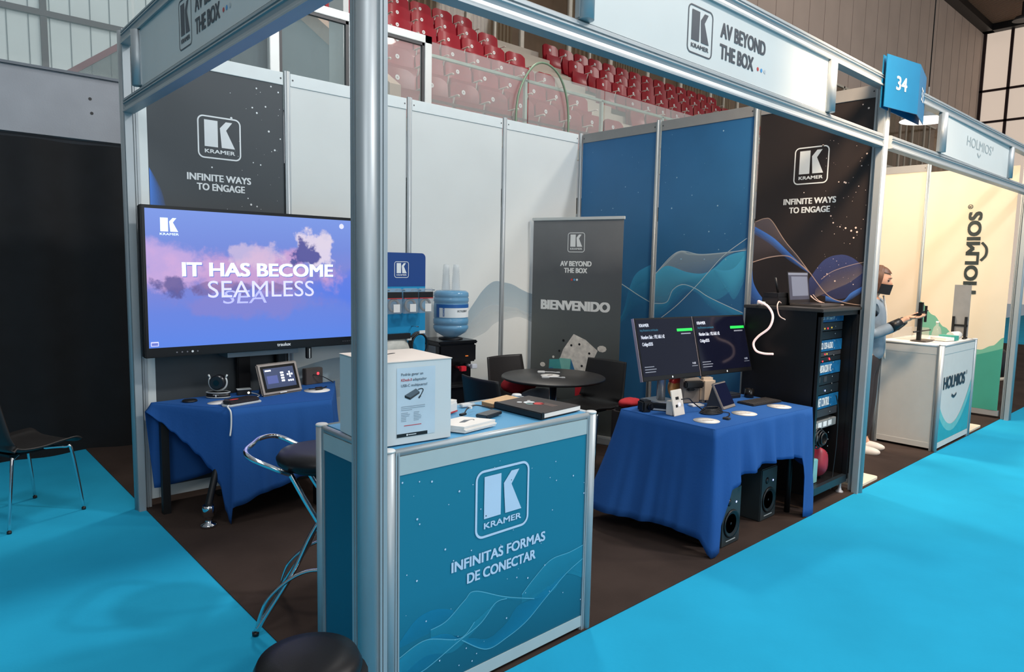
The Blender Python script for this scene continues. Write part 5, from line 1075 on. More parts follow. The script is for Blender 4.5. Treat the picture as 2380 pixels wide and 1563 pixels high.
fq = F((0, 0, 0), (1, 0, 0), tq @ Vector((0, 0, 1))); g = MB().rrect(fq, -0.02, 0.095, 0.012, 0.112, 0.002, 0.001, 0).rrect(fq, -0.028, 0.05, -0.008, 0.066, 0.002, 0.001, 0).disc(fq, 0.012, 0.065, 0.010, 0.001, 1); g.build('socket', [BLACKP, LEDW], t, flip=False)
MB().box((-0.045, 0.02, 0.0), (0.045, 0.07, 0.085)).build('back_box', M('ivory_plastic'), t, bevel=0.003)
MB().tube([(-0.01, -0.012, 0.10), (0.06, -0.015, 0.098), (0.11, -0.01, 0.07), (0.20, -0.01, 0.02), (0.23, -0.02, 0.006)], 0.0035, 8, sp=6).build('cable', BLACKP, t)
t = on_r('room_panel', 'small dark room control panel on a sloping stand, in the middle of the right table', 'panel', 2.775, 0.34, 5)
tp = Matrix.Rotation(math.radians(-28), 3, 'X')
def tb2(name, a, b, mat, bev=0.0):
    m = MB().box(a, b); m.v = [tp @ q for q in m.v]; return m.build(name, mat, t, bevel=bev)
tb2('frame', (-0.085, 0, 0), (0.085, 0.014, 0.175), M('warm_grey_frame'), 0.004); tb2('display', (-0.075, -0.0015, 0.02), (0.079, 0.0, 0.165), M('navy_glass', (12, 16, 34), 0.15, emit=(14, 18, 42), estr=0.9), 0.0005)
m = MB().prism([(0.0, 0.0), (0.12, 0.0), (0.083, 0.155)], F((-0.08, 0, 0), (0, 1, 0), (0, 0, 1)), 0.0, 0.16); m.build('stand', DARKG, t)
t = on_r('keyboard', 'flat black keyboard lying at the right end of the right table', 'keyboard', 3.105, 0.315, -8)
MB().box((-0.155, -0.065, 0), (0.145, 0.065, 0.012)).build('body', M('keyboard_grey', (44, 42, 42), 0.5), t, bevel=0.004)
m = MB()
for i in range(5):
    for k in range(13): m.box((-0.148+k*0.0218, -0.057+i*0.0232, 0.012), (-0.148+k*0.0218+0.018, -0.057+i*0.0232+0.019, 0.0145))
m.build('keys', M('keycap', (58, 55, 54), 0.55), t)
for i, (x, y, lab) in enumerate(((2.336, 0.232, 'white oval paper coaster nearest to the left corner of the right table'), (2.70, 0.20, 'white oval paper coaster in the middle of the right table, beside the coiled cable'), (3.08, 0.172, 'white oval paper coaster in front of the keyboard'))):
    t = on_r('paper_coaster', lab, 'coaster', x, y, -30, 'paper coasters on the right table')
    MB().lathe([(0, 0), (0.073, 0), (0.075, 0.0015), (0, 0.002)], n=32).build('disc', PAPER, t)
    m = MB()
    for k, l in ((-1, 0.03), (0, 0.045), (1, 0.02)): m.box((-l, k*0.012-0.002, 0.002), (l, k*0.012+0.002, 0.0024))
    m.build('print', M('brown_print', (120, 100, 92), 0.5), t)
t = on_r('tealight_cup', 'round black cup standing at the back right corner of the right table', 'cup', 3.215, 0.455)
MB().lathe([(0, 0), (0.030, 0), (0.032, 0.004), (0.032, 0.058), (0.028, 0.06), (0.026, 0.02), (0, 0.018)], n=28).build('cup', M('black_gloss_cup', (20, 18, 18), 0.2), t)
t = on_r('coiled_cable', 'coiled black cable with a plug end beside the wall plate on the right table', 'cable', 2.555, 0.335, 0)
m = MB()
for k in range(4): m.tube([((0.085-0.008*k)*cos(a)+0.004*k, (0.055-0.006*k)*sin(a)+0.003*k, 0.006+0.006*k) for a in [j*PI/10 for j in range(20)]], 0.0045, 8, closed=True)
m.build('loop', BLACKP, t); MB().tube([(0.05, -0.04, 0.006), (0.06, -0.08, 0.006), (0.0, -0.12, 0.006), (-0.06, -0.135, 0.007)], 0.003, 8, sp=6).build('lead', BLACKP, t); MB().box((-0.105, -0.175, 0.0), (-0.075, -0.135, 0.012)).build('plug', DARKG, t, bevel=0.003)
t = on_r('ptz_camera', 'black box camera at the back left corner of the right table', 'camera', 2.262, 0.612, -20)
MB().box((-0.035, -0.035, 0), (0.035, 0.035, 0.07)).build('body', BLACKP, t, bevel=0.010); MB().cyl((0.012, -0.035, 0.035), (0.012, -0.05, 0.035), 0.02, n=18).build('lens', M('lens_glass'), t)
t = on_r('sound_bar', 'long black and silver bar lying behind the box camera on the right table', 'bar', 2.36, 0.56, -62)
MB().box((-0.13, -0.02, 0), (0.10, 0.02, 0.045)).build('body', BLACKP, t, bevel=0.006); MB().box((0.10, -0.022, 0), (0.112, 0.022, 0.047)).build('end_cap', ALU2, t, bevel=0.003); MB().box((-0.12, -0.0215, 0.004), (0.10, -0.02, 0.014)).build('silver_strip', ALU2, t)
t = on_r('switch_box', 'dark blue box with a blue light behind the white wall plate on the right table', 'box', 2.90, 0.53, -20)
MB().box((-0.10, -0.03, 0), (0.10, 0.05, 0.035)).build('body', M('navy_box', (18, 28, 60), 0.4), t, bevel=0.003); MB().disc(F((-0.05, -0.0305, 0.016), (1, 0, 0), (0, 0, 1)), 0, 0, 0.005, 0.001).build('led', LEDW, t, flip=False)
t = on_r('white_unit', 'flat white unit lying in front of the dark blue box on the right table', 'unit', 2.66, 0.51, -20); MB().box((-0.045, -0.025, 0), (0.045, 0.025, 0.012)).build('body', WPLAST, t, bevel=0.002)
t = on_r('network_box', 'flat black box behind the sloping room panel on the right table', 'box', 3.09, 0.53, -10); MB().box((-0.075, -0.035, 0), (0.075, 0.045, 0.03)).build('body', BLACKP, t, bevel=0.003); MB().box((-0.07, -0.0355, 0.020), (0.07, -0.035, 0.024)).build('vent', DARKG, t)
t = on_r('tin_can', 'gold metal can standing behind the coffee machine', 'can', 2.965, 0.665)
MB().lathe([(0, 0), (0.033, 0), (0.034, 0.003), (0.034, 0.09), (0.032, 0.095), (0.0, 0.096)], n=24).build('can', M('gold_tin', (176, 140, 90), 0.3, 0.8), t); MB().lathe([(0.0345, 0.02), (0.0345, 0.075)], n=24).build('label', M('dark_label', (46, 34, 28), 0.5), t)
t = on_r('snack_bag', 'crinkled red and gold snack bag behind the left pole of the monitors', 'bag', 2.70, 0.70, 0)
t.location.z = zr+0.006
m = MB(); m.grid(blob((0, 0, 0.085), (0.075, 0.03, 0.08), 9, amp=0.05), 26, 14); m.build('bag', M('gold_bag', (190, 130, 70), 0.3, 0.2, 0.3, 18, bump=0.4), t)
m = MB(); m.grid(blob((-0.004, -0.002, 0.13), (0.062, 0.029, 0.038), 9, amp=0.04), 24, 12); m.build('red_top', M('red_foil', (196, 40, 34), 0.3, 0.2, 0.25, 16), t)
t = thing('red_toolbox', 'black and red tool bag on the floor between the right chair and the right table', 'bag', (2.90, 1.22, 0.004), math.radians(10))
MB().box((-0.12, -0.10, 0), (0.12, 0.10, 0.56)).build('body', M('dark_canvas', (36, 28, 28), 0.8), t, bevel=0.03); MB().grid(blob((0.0, 0, 0.585), (0.11, 0.08, 0.035), 2, amp=0.1), 24, 10).build('red_lid', M('red_cloth', (190, 26, 34), 0.7), t)
# loudspeakers under the table
def speaker(x, y, lab, rz):
    t = thing('loudspeaker', lab, 'loudspeaker', (x, y, 0.004), rz, group='loudspeakers under the right table')
    MB().box((-0.10, 0, 0), (0.10, 0.24, 0.335)).build('cabinet', M('charcoal_cabinet', (44, 50, 52), 0.5, 0, 0.08), t, bevel=0.006)
    fs = F((0, -0.0005, 0), (1, 0, 0), (0, 0, 1))
    wf = MB(); wf.lathe([(0.0, 0.004), (0.03, -0.012), (0.070, 0.006), (0.078, 0.010), (0.084, 0.0)], n=32)
    wf.v = [Vector((q.x, -q.z, q.y+0.125)) for q in wf.v]; wf.build('woofer', M('woofer_black', (18, 18, 18), 0.4), t)
    tw = MB(); tw.lathe([(0.0, 0.008), (0.012, 0.006), (0.022, 0.0)], n=20); tw.v = [Vector((q.x-0.03, -q.z, q.y+0.255)) for q in tw.v]; tw.build('tweeter', BLACKP, t)
    MB().disc(fs, 0.045, 0.245, 0.006, 0.001).build('led', LEDW, t, flip=False)
    g = MB(); g.poly([(-0.05, 0.026), (0.05, 0.026), (0.05, 0.032), (-0.05, 0.032)], fs, 0.001); g.build('port', ALU2, t, flip=False)
speaker(2.41, 0.085, 'charcoal loudspeaker under the right table, left one behind the cloth corner', math.radians(0))
speaker(2.97, 0.15, 'charcoal loudspeaker with a blue light under the right table, right one near the rack', math.radians(0))

# ================================================================ EQUIPMENT RACK
t = thing('equipment_rack', 'tall black equipment rack with blue label strips, between the right table and the corner post', 'rack', (3.335, 0.05, 0.0))
RK = M('rack_black', (12, 12, 14), 0.45, 0.1, 0.08)
W_, D_, Z0, Z1 = 0.60, 0.53, 0.10, 1.315
MB().box((0, 0.02, Z0), (0.022, D_, Z1)).build('side_panel', RK, t); MB().box((W_-0.022, 0.02, Z0), (W_, D_, Z1)).build('side_panel', RK, t)
MB().box((0.02, D_-0.02, Z0), (W_-0.02, D_, Z1)).build('back_panel', RK, t)
m = MB().box((-0.012, -0.012, Z1), (W_+0.012, D_+0.012, Z1+0.022)); m.build('top_panel', M('rack_top', (58, 56, 54), 0.45, 0.2), t, bevel=0.004)
m = MB().box((0.02, 0.0, Z0-0.015), (W_-0.02, 0.03, Z0+0.035)).box((0.02, 0.03, Z0-0.015), (W_-0.02, D_-0.02, Z0)); m.build('base_rail', M('rack_base', (34, 44, 50), 0.4, 0.2), t)
m = MB().box((0.0, 0.0, Z0), (0.028, 0.03, Z1)).box((W_-0.028, 0.0, Z0), (W_, 0.03, Z1)).box((0.0, 0.0, Z1-0.03), (W_, 0.03, Z1)); m.build('front_frame', RK, t)
for x, y in ((0.06, 0.03), (W_-0.05, 0.03), (0.06, D_-0.05), (W_-0.05, D_-0.05)):
    MB().lathe([(0.026, 0.0), (0.026, 0.010), (0.014, 0.022), (0.010, 0.04), (0.010, 0.075), (0.020, 0.08), (0.020, 0.086)], (x, y, 0), 16).build('foot', M('pale_foot', (200, 196, 196), 0.4, 0.3), t)
y0 = 0.085
FK = F((0, y0-0.001, 0), (1, 0, 0), (0, 0, 1)); STR = M('strip_blue', (16, 92, 138), 0.4, 0, 0.3, 25); UN = M('unit_grey', (58, 60, 64), 0.45, 0.2); UD = M('unit_dark', (22, 30, 36), 0.4)
for z0, z1, tx in ((1.235, 1.29, '01 / AV over IP'), (1.035, 1.11, '02 / DSP-AUDIO'), (0.872, 0.955, 'COLABORACION / VC'), (0.635, 0.725, 'NET CONTROL')):
    s_ = MB().box((0.05, y0, z0), (W_-0.05, y0+0.01, z1)).build('label_strip', STR, t)
    MB().text(tx, FK, {'0': 0.215, 'C': 0.17, 'N': 0.225}[tx[0]], z0+0.016, 0.40, z1-0.014, 0.001, 0, 0.02).build('lettering', PW, s_, flip=False)
for z0, z1, mt_, leds in ((1.175, 1.23, UN, [(0.26, 0.3, LEDG), (0.31, 0.3, LEDR), (0.37, 0.35, LEDG)]), (1.115, 1.17, UD, []), (0.998, 1.03, UN, [(0.29, 0.5, LEDR), (0.32, 0.5, LEDG)]), (0.96, 0.993, UD, [(0.36, 0.6, LEDR), (0.37, 0.4, LEDR), (0.26, 0.2, LEDR)]), (0.80, 0.866, UD, []), (0.732, 0.795, UD, [(0.33, 0.4, LEDW)]), (0.575, 0.63, UN, []), (0.49, 0.545, M('pale_unit', (126, 130, 130), 0.5), [])):
    u_ = MB().box((0.05, y0+0.003, z0), (W_-0.05, y0+0.30, z1)).build('rack_unit', mt_, t, bevel=0.002)
    if leds:
        for x, f_, lm in leds: MB().disc(FK, x, z0+f_*(z1-z0), 0.006, -0.0015).build('led', lm, u_, flip=False)
    if z0 in (0.80,):
        MB().box((0.20, y0+0.001, z0+0.02), (0.245, y0+0.004, z1-0.01)).box((0.30, y0+0.001, z0+0.02), (0.345, y0+0.004, z1-0.01)).build('handle', UN, u_)
    if z0 == 0.49:
        m = MB()
        for k in range(5): m.box((0.10+k*0.08, y0+0.002, z0+0.01), (0.155+k*0.08, y0+0.003, z1-0.01))
        m.build('port_block', PW, u_)
m = MB()
for k in range(22): m.disc(F((0, y0-0.002, 0), (1, 0, 0), (0, 0, 1)), 0.425, 0.2+k*0.05, 0.004, 0.0)
m.build('rail_screw', ALU2, t, flip=False)
m = MB().tube([(0.43, 0.05, 0.72), (0.47, 0.045, 0.60), (0.475, 0.045, 0.35), (0.46, 0.05, 0.14), (0.40, 0.03, 0.06), (0.33, 0.02, 0.09)], 0.004, 8, sp=8); m.build('loose_cable', BLACKP, t)
MB().box((0.02, 0.03, 0.125), (W_-0.02, D_-0.02, 0.130)).build('inner_shelf', RK, t)
# things inside the rack
t = thing('bundled_cable', 'bundled black cable hanging in the lower part of the rack', 'cable', (3.56, 0.115, 0.44))
m = MB()
for k in range(4): m.tube([((0.075-0.01*k)*cos(a)+0.006*k, -0.01*k, (0.07-0.01*k)*sin(a)) for a in [j*PI/9 for j in range(18)]], 0.005, 8, closed=True)
m.build('loop', BLACKP, t); MB().grid(blob((0, 0.06, -0.01), (0.10, 0.03, 0.09), 12, amp=0.1), 24, 12).build('clear_wrap', M('grey_film', (120, 128, 130), 0.3, 0, 0.3, 12), t)
t = MB(); t.grid(blob((0, 0, 0.115), (0.085, 0.07, 0.105), 7, amp=0.06), 28, 14); tag(t.build('red_pouch', M('crimson_bag', (150, 36, 54), 0.5, 0, 0.15, 8), loc=(3.68, 0.16, 0.131)), 'crimson pouch standing on the bottom shelf of the rack', 'pouch')
t = MB().box((0, 0, 0), (0.095, 0.07, 0.165)); tag(t.build('mint_box', M('mint_box', (120, 176, 176), 0.5, 0, 0.12, 8), bevel=0.004, loc=(3.475, 0.11, 0.131)), 'mint green box on the bottom shelf of the rack, left of the crimson pouch', 'box')
# on top of the rack
zk = Z1+0.0235
t = thing('laptop', 'open laptop with a grey white page on its screen, on top of the rack', 'laptop', (3.535, 0.345, zk), math.radians(0))
MB().box((0, -0.20, 0), (0.315, 0.02, 0.016)).build('keyboard_base', M('laptop_grey', (96, 92, 90), 0.4, 0.5), t, bevel=0.003)
m = MB()
for i in range(5):
    for k in range(12): m.box((0.015+k*0.0238, -0.115+i*0.022, 0.016), (0.015+k*0.0238+0.02, -0.115+i*0.022+0.018, 0.0175))
m.build('keys', BLACKP, t)
tv = Matrix.Rotation(math.radians(-8), 3, 'X')
def lp(name, a, b, mat, parent=t, bev=0.0):
    m = MB().box(a, b); m.v = [tv @ q+Vector((0, 0.018, 0.014)) for q in m.v]; return m.build(name, mat, parent, bevel=bev)
lid = lp('lid', (0, 0, 0), (0.315, 0.008, 0.222), M('laptop_bezel', (42, 40, 40), 0.4), t, 0.003)
lp('page', (0.05, -0.0012, 0.05), (0.292, -0.0002, 0.188), M('lit_page', (60, 62, 70), 0.4, emit=(140, 144, 160), estr=0.9), lid); lp('title_bar', (0.008, -0.0012, 0.198), (0.305, -0.0002, 0.214), M('lit_bar', (60, 62, 70), 0.4, emit=(158, 160, 172), estr=0.9), lid); lp('window_body', (0.008, -0.0006, 0.024), (0.305, -0.0001, 0.198), M('lit_dark_page', (60, 62, 74), 0.4, emit=(52, 54, 66), estr=0.9), lid)
t = thing('rack_receiver', 'black receiver boxes with an antenna behind the laptop on top of the rack', 'receiver', (3.42, 0.39, zk), 0.0)
MB().box((0, 0, 0), (0.48, 0.12, 0.055)).build('body', BLACKP, t, bevel=0.003); MB().box((0.0, 0.005, 0.055), (0.20, 0.11, 0.085)).build('upper_box', BLACKP, t, bevel=0.003)
MB().tube([(0.09, 0.05, 0.085), (0.06, 0.06, 0.19)], 0.008, 8).build('antenna', BLACKP, t)
t = thing('cable_bundle', 'thin pink and white cables crossing the top of the rack beside the laptop', 'cable', (3.80, 0.18, zk))
m = MB()
for k, (x, y) in enumerate(((0.0, 0.16), (0.02, 0.17), (0.035, 0.16))): m.tube([(x, y, 0.06+0.006*k), (x+0.03, y-0.03, 0.03), (x+0.07, y-0.08, 0.008), (x+0.10, y-0.14-0.02*k, 0.005)], 0.003, 6, sp=6)
m.build('cables', M('pinkish_cable', (214, 186, 176), 0.5), t)
t = thing('pink_patch_cable', 'pink patch cable hanging over the left edge of the rack top', 'cable', (3.32, 0.33, zk))
MB().tube([(0.08, 0.03, 0.02), (0.03, 0.02, 0.03), (-0.028, 0.0, 0.0), (-0.032, -0.02, -0.06), (-0.024, -0.06, -0.085)], 0.004, 8, sp=6).build('cable', M('pinkish_cable'), t)
t = thing('gooseneck_lamp', 'glowing pinkish white gooseneck tube curling down from the left edge of the rack', 'lamp', (3.25, 0.0, zk))
m = MB(); m.tube([(0.16, 0.50, 0.012), (0.06, 0.47, 0.022), (0.0, 0.437, 0.03), (0, 0.374, 0.0), (0, 0.336, -0.063), (0, 0.356, -0.142), (0, 0.43, -0.207), (0, 0.462, -0.257), (0, 0.441, -0.305), (0, 0.385, -0.319), (0, 0.318, -0.315)], 0.0075, 10, sp=10)
m.build('tube', M('glowing_tube', (255, 226, 220), 0.4, emit=(255, 214, 204), estr=0.75), t); MB().box((0.12, 0.48, 0.0), (0.19, 0.52, 0.022)).build('clamp', ALU2, t, bevel=0.003)
# ================================================================ NEIGHBOURING BOOTH
CREAM = M('cream_panel', (226, 208, 184), 0.5, 0, 0.02, 2)
FH = F((7.9, 0, 0), (0, -1, 0), (0, 0, 1))
panel('wall_panel', 'cream wall panel of the neighbouring booth beside the hanging', FH, -2.75, -0.93, CREAM, TOPG, z1=2.84)
def banner_h():
    t = thing('wall_hanging', 'tall cream and green wall hanging with a vertical name, in the neighbouring booth', 'hanging', (7.86, 0, 0))
    def fold(y, z): return -0.006*sin(y*9+z*1.5)-0.003*sin(y*23+z*2.2)-0.003*sin(z*6+y*3)
    def sheet(zf0, zf1, mat, off, name, ny=40, nz=30):
        m = MB(); m.grid(lambda u, v: Vector((fold(0.03+0.85*u, zf0(u)+(zf1(u)-zf0(u))*v)-off, 0.03+0.85*u, zf0(u)+(zf1(u)-zf0(u))*v)), ny, nz)
        return m.build(name, mat, t, flip=False)
    WVL = [(0.0, 0.90), (0.12, 0.80), (0.25, 0.745), (0.36, 0.75), (0.5, 0.81), (0.68, 0.97), (0.82, 1.10), (1.0, 1.25)]
    wv = lambda u: interp(WVL, u)[0]          # u: 0 at the front edge, 1 at the back
    w2 = lambda u: 0.68-0.16*u+0.10*(1-u)**2
    CL = M('cream_cloth', (232, 214, 186), 0.75, 0, 0.03, 2); G1 = M('soft_green_cloth', (112, 176, 148), 0.75, 0, 0.05, 3); G2 = M('green_cloth', (58, 148, 126), 0.75, 0, 0.07, 3)
    sheet(lambda u: 0.09, lambda u: 2.74, CL, 0.0, 'cloth')
    sheet(lambda u: 0.09, lambda u: wv(u), G1, 0.002, 'green_wave'); sheet(lambda u: 0.09, lambda u: min(w2(u), wv(u)), G2, 0.004, 'green_wave')
    MB().box((-0.01, 0.02, 0.03), (0.03, 0.89, 0.088)).build('bottom_bar', TOPG, t)
    fr = F((-0.036, 0, 0), (0, 0, 1), (0, 1, 0))
    g = MB().text('HOLMIOS', fr, 1.36, 0.33, 2.27, 0.46, 0.0, 0, 0.06); 
    line(g, fr, [(1.73, 0.315), (1.78, 0.275), (1.83, 0.265), (1.88, 0.275), (1.93, 0.315)], 0.013, 0, 0.0)
    g.rrect(fr, 2.30, 0.425, 2.35, 0.475, 0.025, 0.0, 0, hole=0.006).text('R', fr, 2.313, 0.437, 2.337, 0.463, 0.0, 0, 0.02)
    for q in range(len(g.v)): g.v[q].x = fold(g.v[q].y, g.v[q].z)-0.006
    g.build('lettering', M('dark_green_grey', (38, 48, 46), 0.6), t, flip=False)
banner_h()
HT = M('holm_white', (206, 204, 198), 0.5, 0, 0.02)
HC = counter((5.70, 0.012, 0.004), 0.975, 0.515, 0.955, 'white exhibition counter of the neighbouring booth with a dark name and blue green arcs', HT, HT, M('holm_top', (224, 220, 212), 0.5), HT)
fp = [c for c in HC.children if c.name.startswith('front_panel')][0]
FHc = F((0, -0.0095, 0), (1, 0, 0), (0, 0, 1))
g = MB()
def arc(z0, zs, mi, h):
    pts = [(0.04+0.895*k/20, z0+zs*((k/20-0.42)**2)*3.2) for k in range(21)]; g.poly([(0.04, 0.075)]+[(a, min(b, 0.6)) for a, b in pts]+[(0.935, 0.075)], FHc, h, mi)
N_ = 20
def band(z0, zs, mi, h):
    lo = [(0.04+0.895*k/N_, 0.075) for k in range(N_+1)]; hi = [(0.04+0.895*k/N_, min(0.62, z0+zs*((k/N_-0.42)**2)*3.2)) for k in range(N_+1)]
    g.add([FHc.p(a, b, h) for a, b in lo]+[FHc.p(a, b, h) for a, b in hi], [(k, k+1, N_+1+k+1, N_+1+k) for k in range(N_)], mi)
band(0.20, 0.34, 0, 0.0006); band(0.135, 0.30, 1, 0.0012)
g.text('HOLMIOS', FHc, 0.085, 0.545, 0.72, 0.66, 0.0015, 2, 0.06).text('®', FHc, 0.74, 0.63, 0.78, 0.67, 0.0015, 2)
line(g, FHc, [(0.35, 0.475), (0.42, 0.452), (0.49, 0.475)], 0.012, 2, 0.0015)
g.build('printed_name', [M('soft_aqua_print', (110, 186, 184), 0.5), M('aqua_print', (40, 158, 170), 0.5), M('name_print', (40, 52, 62), 0.5)], fp, flip=False)
zh = 0.960
CLR = MT('clear_screen', (206, 200, 190), 0.30, 0.06)
t = thing('counter_stand', 'black T-shaped clamp stand on the white neighbouring counter', 'stand', (5.86, 0.25, zh))
MB().box((-0.012, -0.012, 0.0), (0.022, 0.02, 0.355)).build('column', BLACKM, t); MB().box((-0.04, -0.07, 0.0), (0.20, 0.06, 0.008)).build('foot_plate', M('brown_plate', (70, 62, 58), 0.4), t)
MB().box((-0.045, -0.016, 0.225), (0.07, 0.024, 0.262)).build('clamp', BLACKM, t); m = MB().cyl((0.07, 0, 0.245), (0.13, 0, 0.245), 0.010, n=10).box((0.125, -0.01, 0.17), (0.135, 0.01, 0.32)); m.build('clamp_screw', BLACKM, t); MB().cyl((-0.16, 0, 0.092), (0.30, 0, 0.088), 0.006, n=8).build('rod', BLACKM, t)
t = thing('plexi_screen', 'standing clear screen with two black feet at the back of the neighbouring counter', 'screen', (6.55, 0.12, zh), math.radians(90))
MB().box((-0.075, -0.004, 0.02), (0.065, 0.004, 0.515)).build('sheet', M('grey_clear_sheet', (150, 148, 146), 0.25, 0.1), t)
for x in (-0.055, 0.05):
    m = MB().box((x-0.010, -0.02, 0.0), (x+0.010, 0.02, 0.21)).box((x-0.010, -0.05, 0.0), (x+0.010, 0.06, 0.012)); m.build('foot', BLACKM, t)
MB().box((-0.07, -0.01, 0.115), (0.06, 0.01, 0.135)).build('cross_bar', BLACKM, t)
t = thing('leaflet_stack', 'white and green leaflets lying on the neighbouring counter', 'leaflets', (6.22, 0.13, zh), math.radians(-12))
MB().box((-0.14, -0.07, 0), (0.0, 0.07, 0.03)).build('white_pile', PAPER, t); MB().box((0.0, -0.07, 0), (0.08, 0.07, 0.045)).build('green_pile', M('leaflet_green', (60, 150, 136), 0.6), t)
t = thing('paper_roll', 'white cardboard tube lying on the neighbouring counter', 'tube', (6.41, 0.12, zh+0.0355), math.radians(-8)); MB().cyl((-0.08, 0, 0), (0.09, 0, 0), 0.035, n=20).build('tube', PAPER, t)
t = thing('clear_tray', 'clear plastic tray on the neighbouring counter behind the clamp stand', 'tray', (6.10, 0.40, zh), math.radians(-10))
m = MB().box((-0.16, -0.08, 0.0), (0.18, 0.08, 0.004)).box((-0.16, 0.076, 0.004), (0.18, 0.08, 0.10)).box((0.176, -0.08, 0.004), (0.18, 0.08, 0.10)); m.build('tray', CLR, t)
t = thing('bottle_small', 'small clear pump bottle at the right end of the neighbouring counter', 'bottle', (6.56, 0.31, zh)); MB().lathe([(0, 0), (0.04, 0), (0.045, 0.02), (0.03, 0.09), (0.012, 0.11), (0.012, 0.13), (0, 0.13)], n=20).build('bottle', CLR, t); MB().cyl((0, 0, 0.13), (0, 0, 0.15), 0.014, n=12).build('pump', WPLAST, t)
t = thing('large_clear_panel', 'large clear panel with a small black bracket behind the masked person', 'panel', (6.15, 0.84, 0.004), math.radians(-30)); MB().box((-0.22, -0.004, 0.03), (0.16, 0.004, 1.40)).build('sheet', MT('faint_clear', (220, 210, 196), 0.22, 0.04), t); m = MB().box((-0.24, -0.05, 0), (0.18, 0.05, 0.03)); m.build('base', WPLAST, t); m = MB().box((-0.13, -0.02, 0.93), (0.0, -0.004, 0.955)).box((-0.02, -0.02, 0.93), (0.0, -0.004, 1.12)); m.build('bracket', BLACKM, t)
FLT = M('cream_plate', (232, 214, 190), 0.5, 0, 0.03)
def plate(x, y, lab, w_, d_):
    t = thing('floor_plate', lab, 'plate', (x, y, 0.004), 0.0, group='white plates on the floor')
    m = MB(); m.rrect(FZ, -w_/2, -d_/2, w_/2, d_/2, 0.03); k = len(m.v); top = [v.copy()+Vector((0, 0, 0.018)) for v in m.v]
    n = k; m.add(top, [tuple(range(n))]); m.f += [[i, (i+1) % n, n+(i+1) % n, n+i] for i in range(n)]; m.m += [0]*n; m.sm += [False]*n; m.build('plate', FLT, t)
plate(4.27, 0.13, 'cream floor plate just right of the front right corner post', 0.36, 0.22); plate(6.99, 0.16, 'cream floor plate right of the white neighbouring counter', 0.46, 0.28)
t = thing('low_stool', 'low black tub seat with a cream rim at the far right edge', 'seat', (11.2, 1.0, 0.004)); MB().lathe([(0.30, 0.03), (0.32, 0.06), (0.32, 0.42), (0.28, 0.45), (0, 0.45)], n=28).build('tub', M('dark_brown_tub', (30, 24, 24), 0.5), t); MB().lathe([(0.31, 0.0), (0.33, 0.01), (0.33, 0.05), (0.31, 0.055)], n=28).build('rim', FLT, t)

# ---------------------------------------------------------------- masked person with a phone
SKIN = M('skin', (214, 160, 130), 0.5, 0, 0.05, 20); HAIR = M('brown_hair', (92, 58, 38), 0.5, 0, 0.25, 40); DENIM = M('washed_denim', (124, 138, 150), 0.85, 0, 0.12, 14, bump=0.3); TROU = M('dark_trousers', (44, 34, 34), 0.8, 0, 0.1)
SHOE = M('white_shoe', (224, 214, 202), 0.5); MASK = M('black_mask', (20, 18, 20), 0.7, 0, 0.1)
def skin_mesh(name, verts, edges, radii, mat, parent, sub=2, root=0):
    me = bpy.data.meshes.new(name); me.from_pydata(verts, edges, []); o = bpy.data.objects.new(name, me); COL.objects.link(o)
    s = o.modifiers.new('skin', 'SKIN'); s.use_smooth_shade = True
    for i, r in enumerate(radii): me.skin_vertices[0].data[i].radius = (r, r) if not isinstance(r, tuple) else r
    me.skin_vertices[0].data[root].use_root = True
    d = o.modifiers.new('sub', 'SUBSURF'); d.levels = sub; d.render_levels = sub
    dg = bpy.context.evaluated_depsgraph_get(); m2 = bpy.data.meshes.new_from_object(o.evaluated_get(dg)); bpy.data.objects.remove(o); bpy.data.meshes.remove(me)
    m2.materials.clear(); m2.materials.append(mat); m2.name = name
    for p in m2.polygons: p.use_smooth = True
    if parent is None: return m2
    q = bpy.data.objects.new(name, m2); COL.objects.link(q); q.parent = parent; return q
# local frame: person faces +x, z up
P = thing('person', 'person in denim jacket and black mask looking at a phone, half behind the post', 'person', (5.245, 0.465, -0.02), math.radians(-80))
V = [(0, 0, 0.92), (0, 0, 1.06), (0.0, 0, 1.20), (0.0, 0, 1.32), (0.01, 0, 1.385), (0.03, 0, 1.43), (0.045, 0, 1.50), (0.04, 0, 1.58)]
R_ = [0.12, 0.105, 0.115, 0.10, 0.05, 0.046, 0.075, 0.065]
Ed = [(i, i+1) for i in range(7)]
def addl(par, pts, rad):
    p = par
    for q, r in zip(pts, rad): V.append(q); R_.append(r); Ed.append((p, len(V)-1)); p = len(V)-1
    return p
LH = RHn = None
for s in (1, -1):
    addl(0, [(0.0, s*0.09, 0.84), (0.02, s*0.10, 0.48), (0.0, s*0.10, 0.10), (0.05, s*0.11, 0.05)], [0.085, 0.058, 0.04, 0.04])
    e = addl(3, [(0.0, s*0.16, 1.33), (0.02, s*0.205, 1.18), (0.06, s*0.20, 1.07), (0.19, s*0.13, 1.14), (0.27, s*0.065, 1.20)], [0.055, 0.045, 0.038, 0.032, 0.022])
    addl(e, [(0.315, s*0.045, 1.225)], [0.028])
body_me = skin_mesh('body', V, Ed, R_, SKIN, None)
bm = bmesh.new(); bm.from_mesh(body_me)
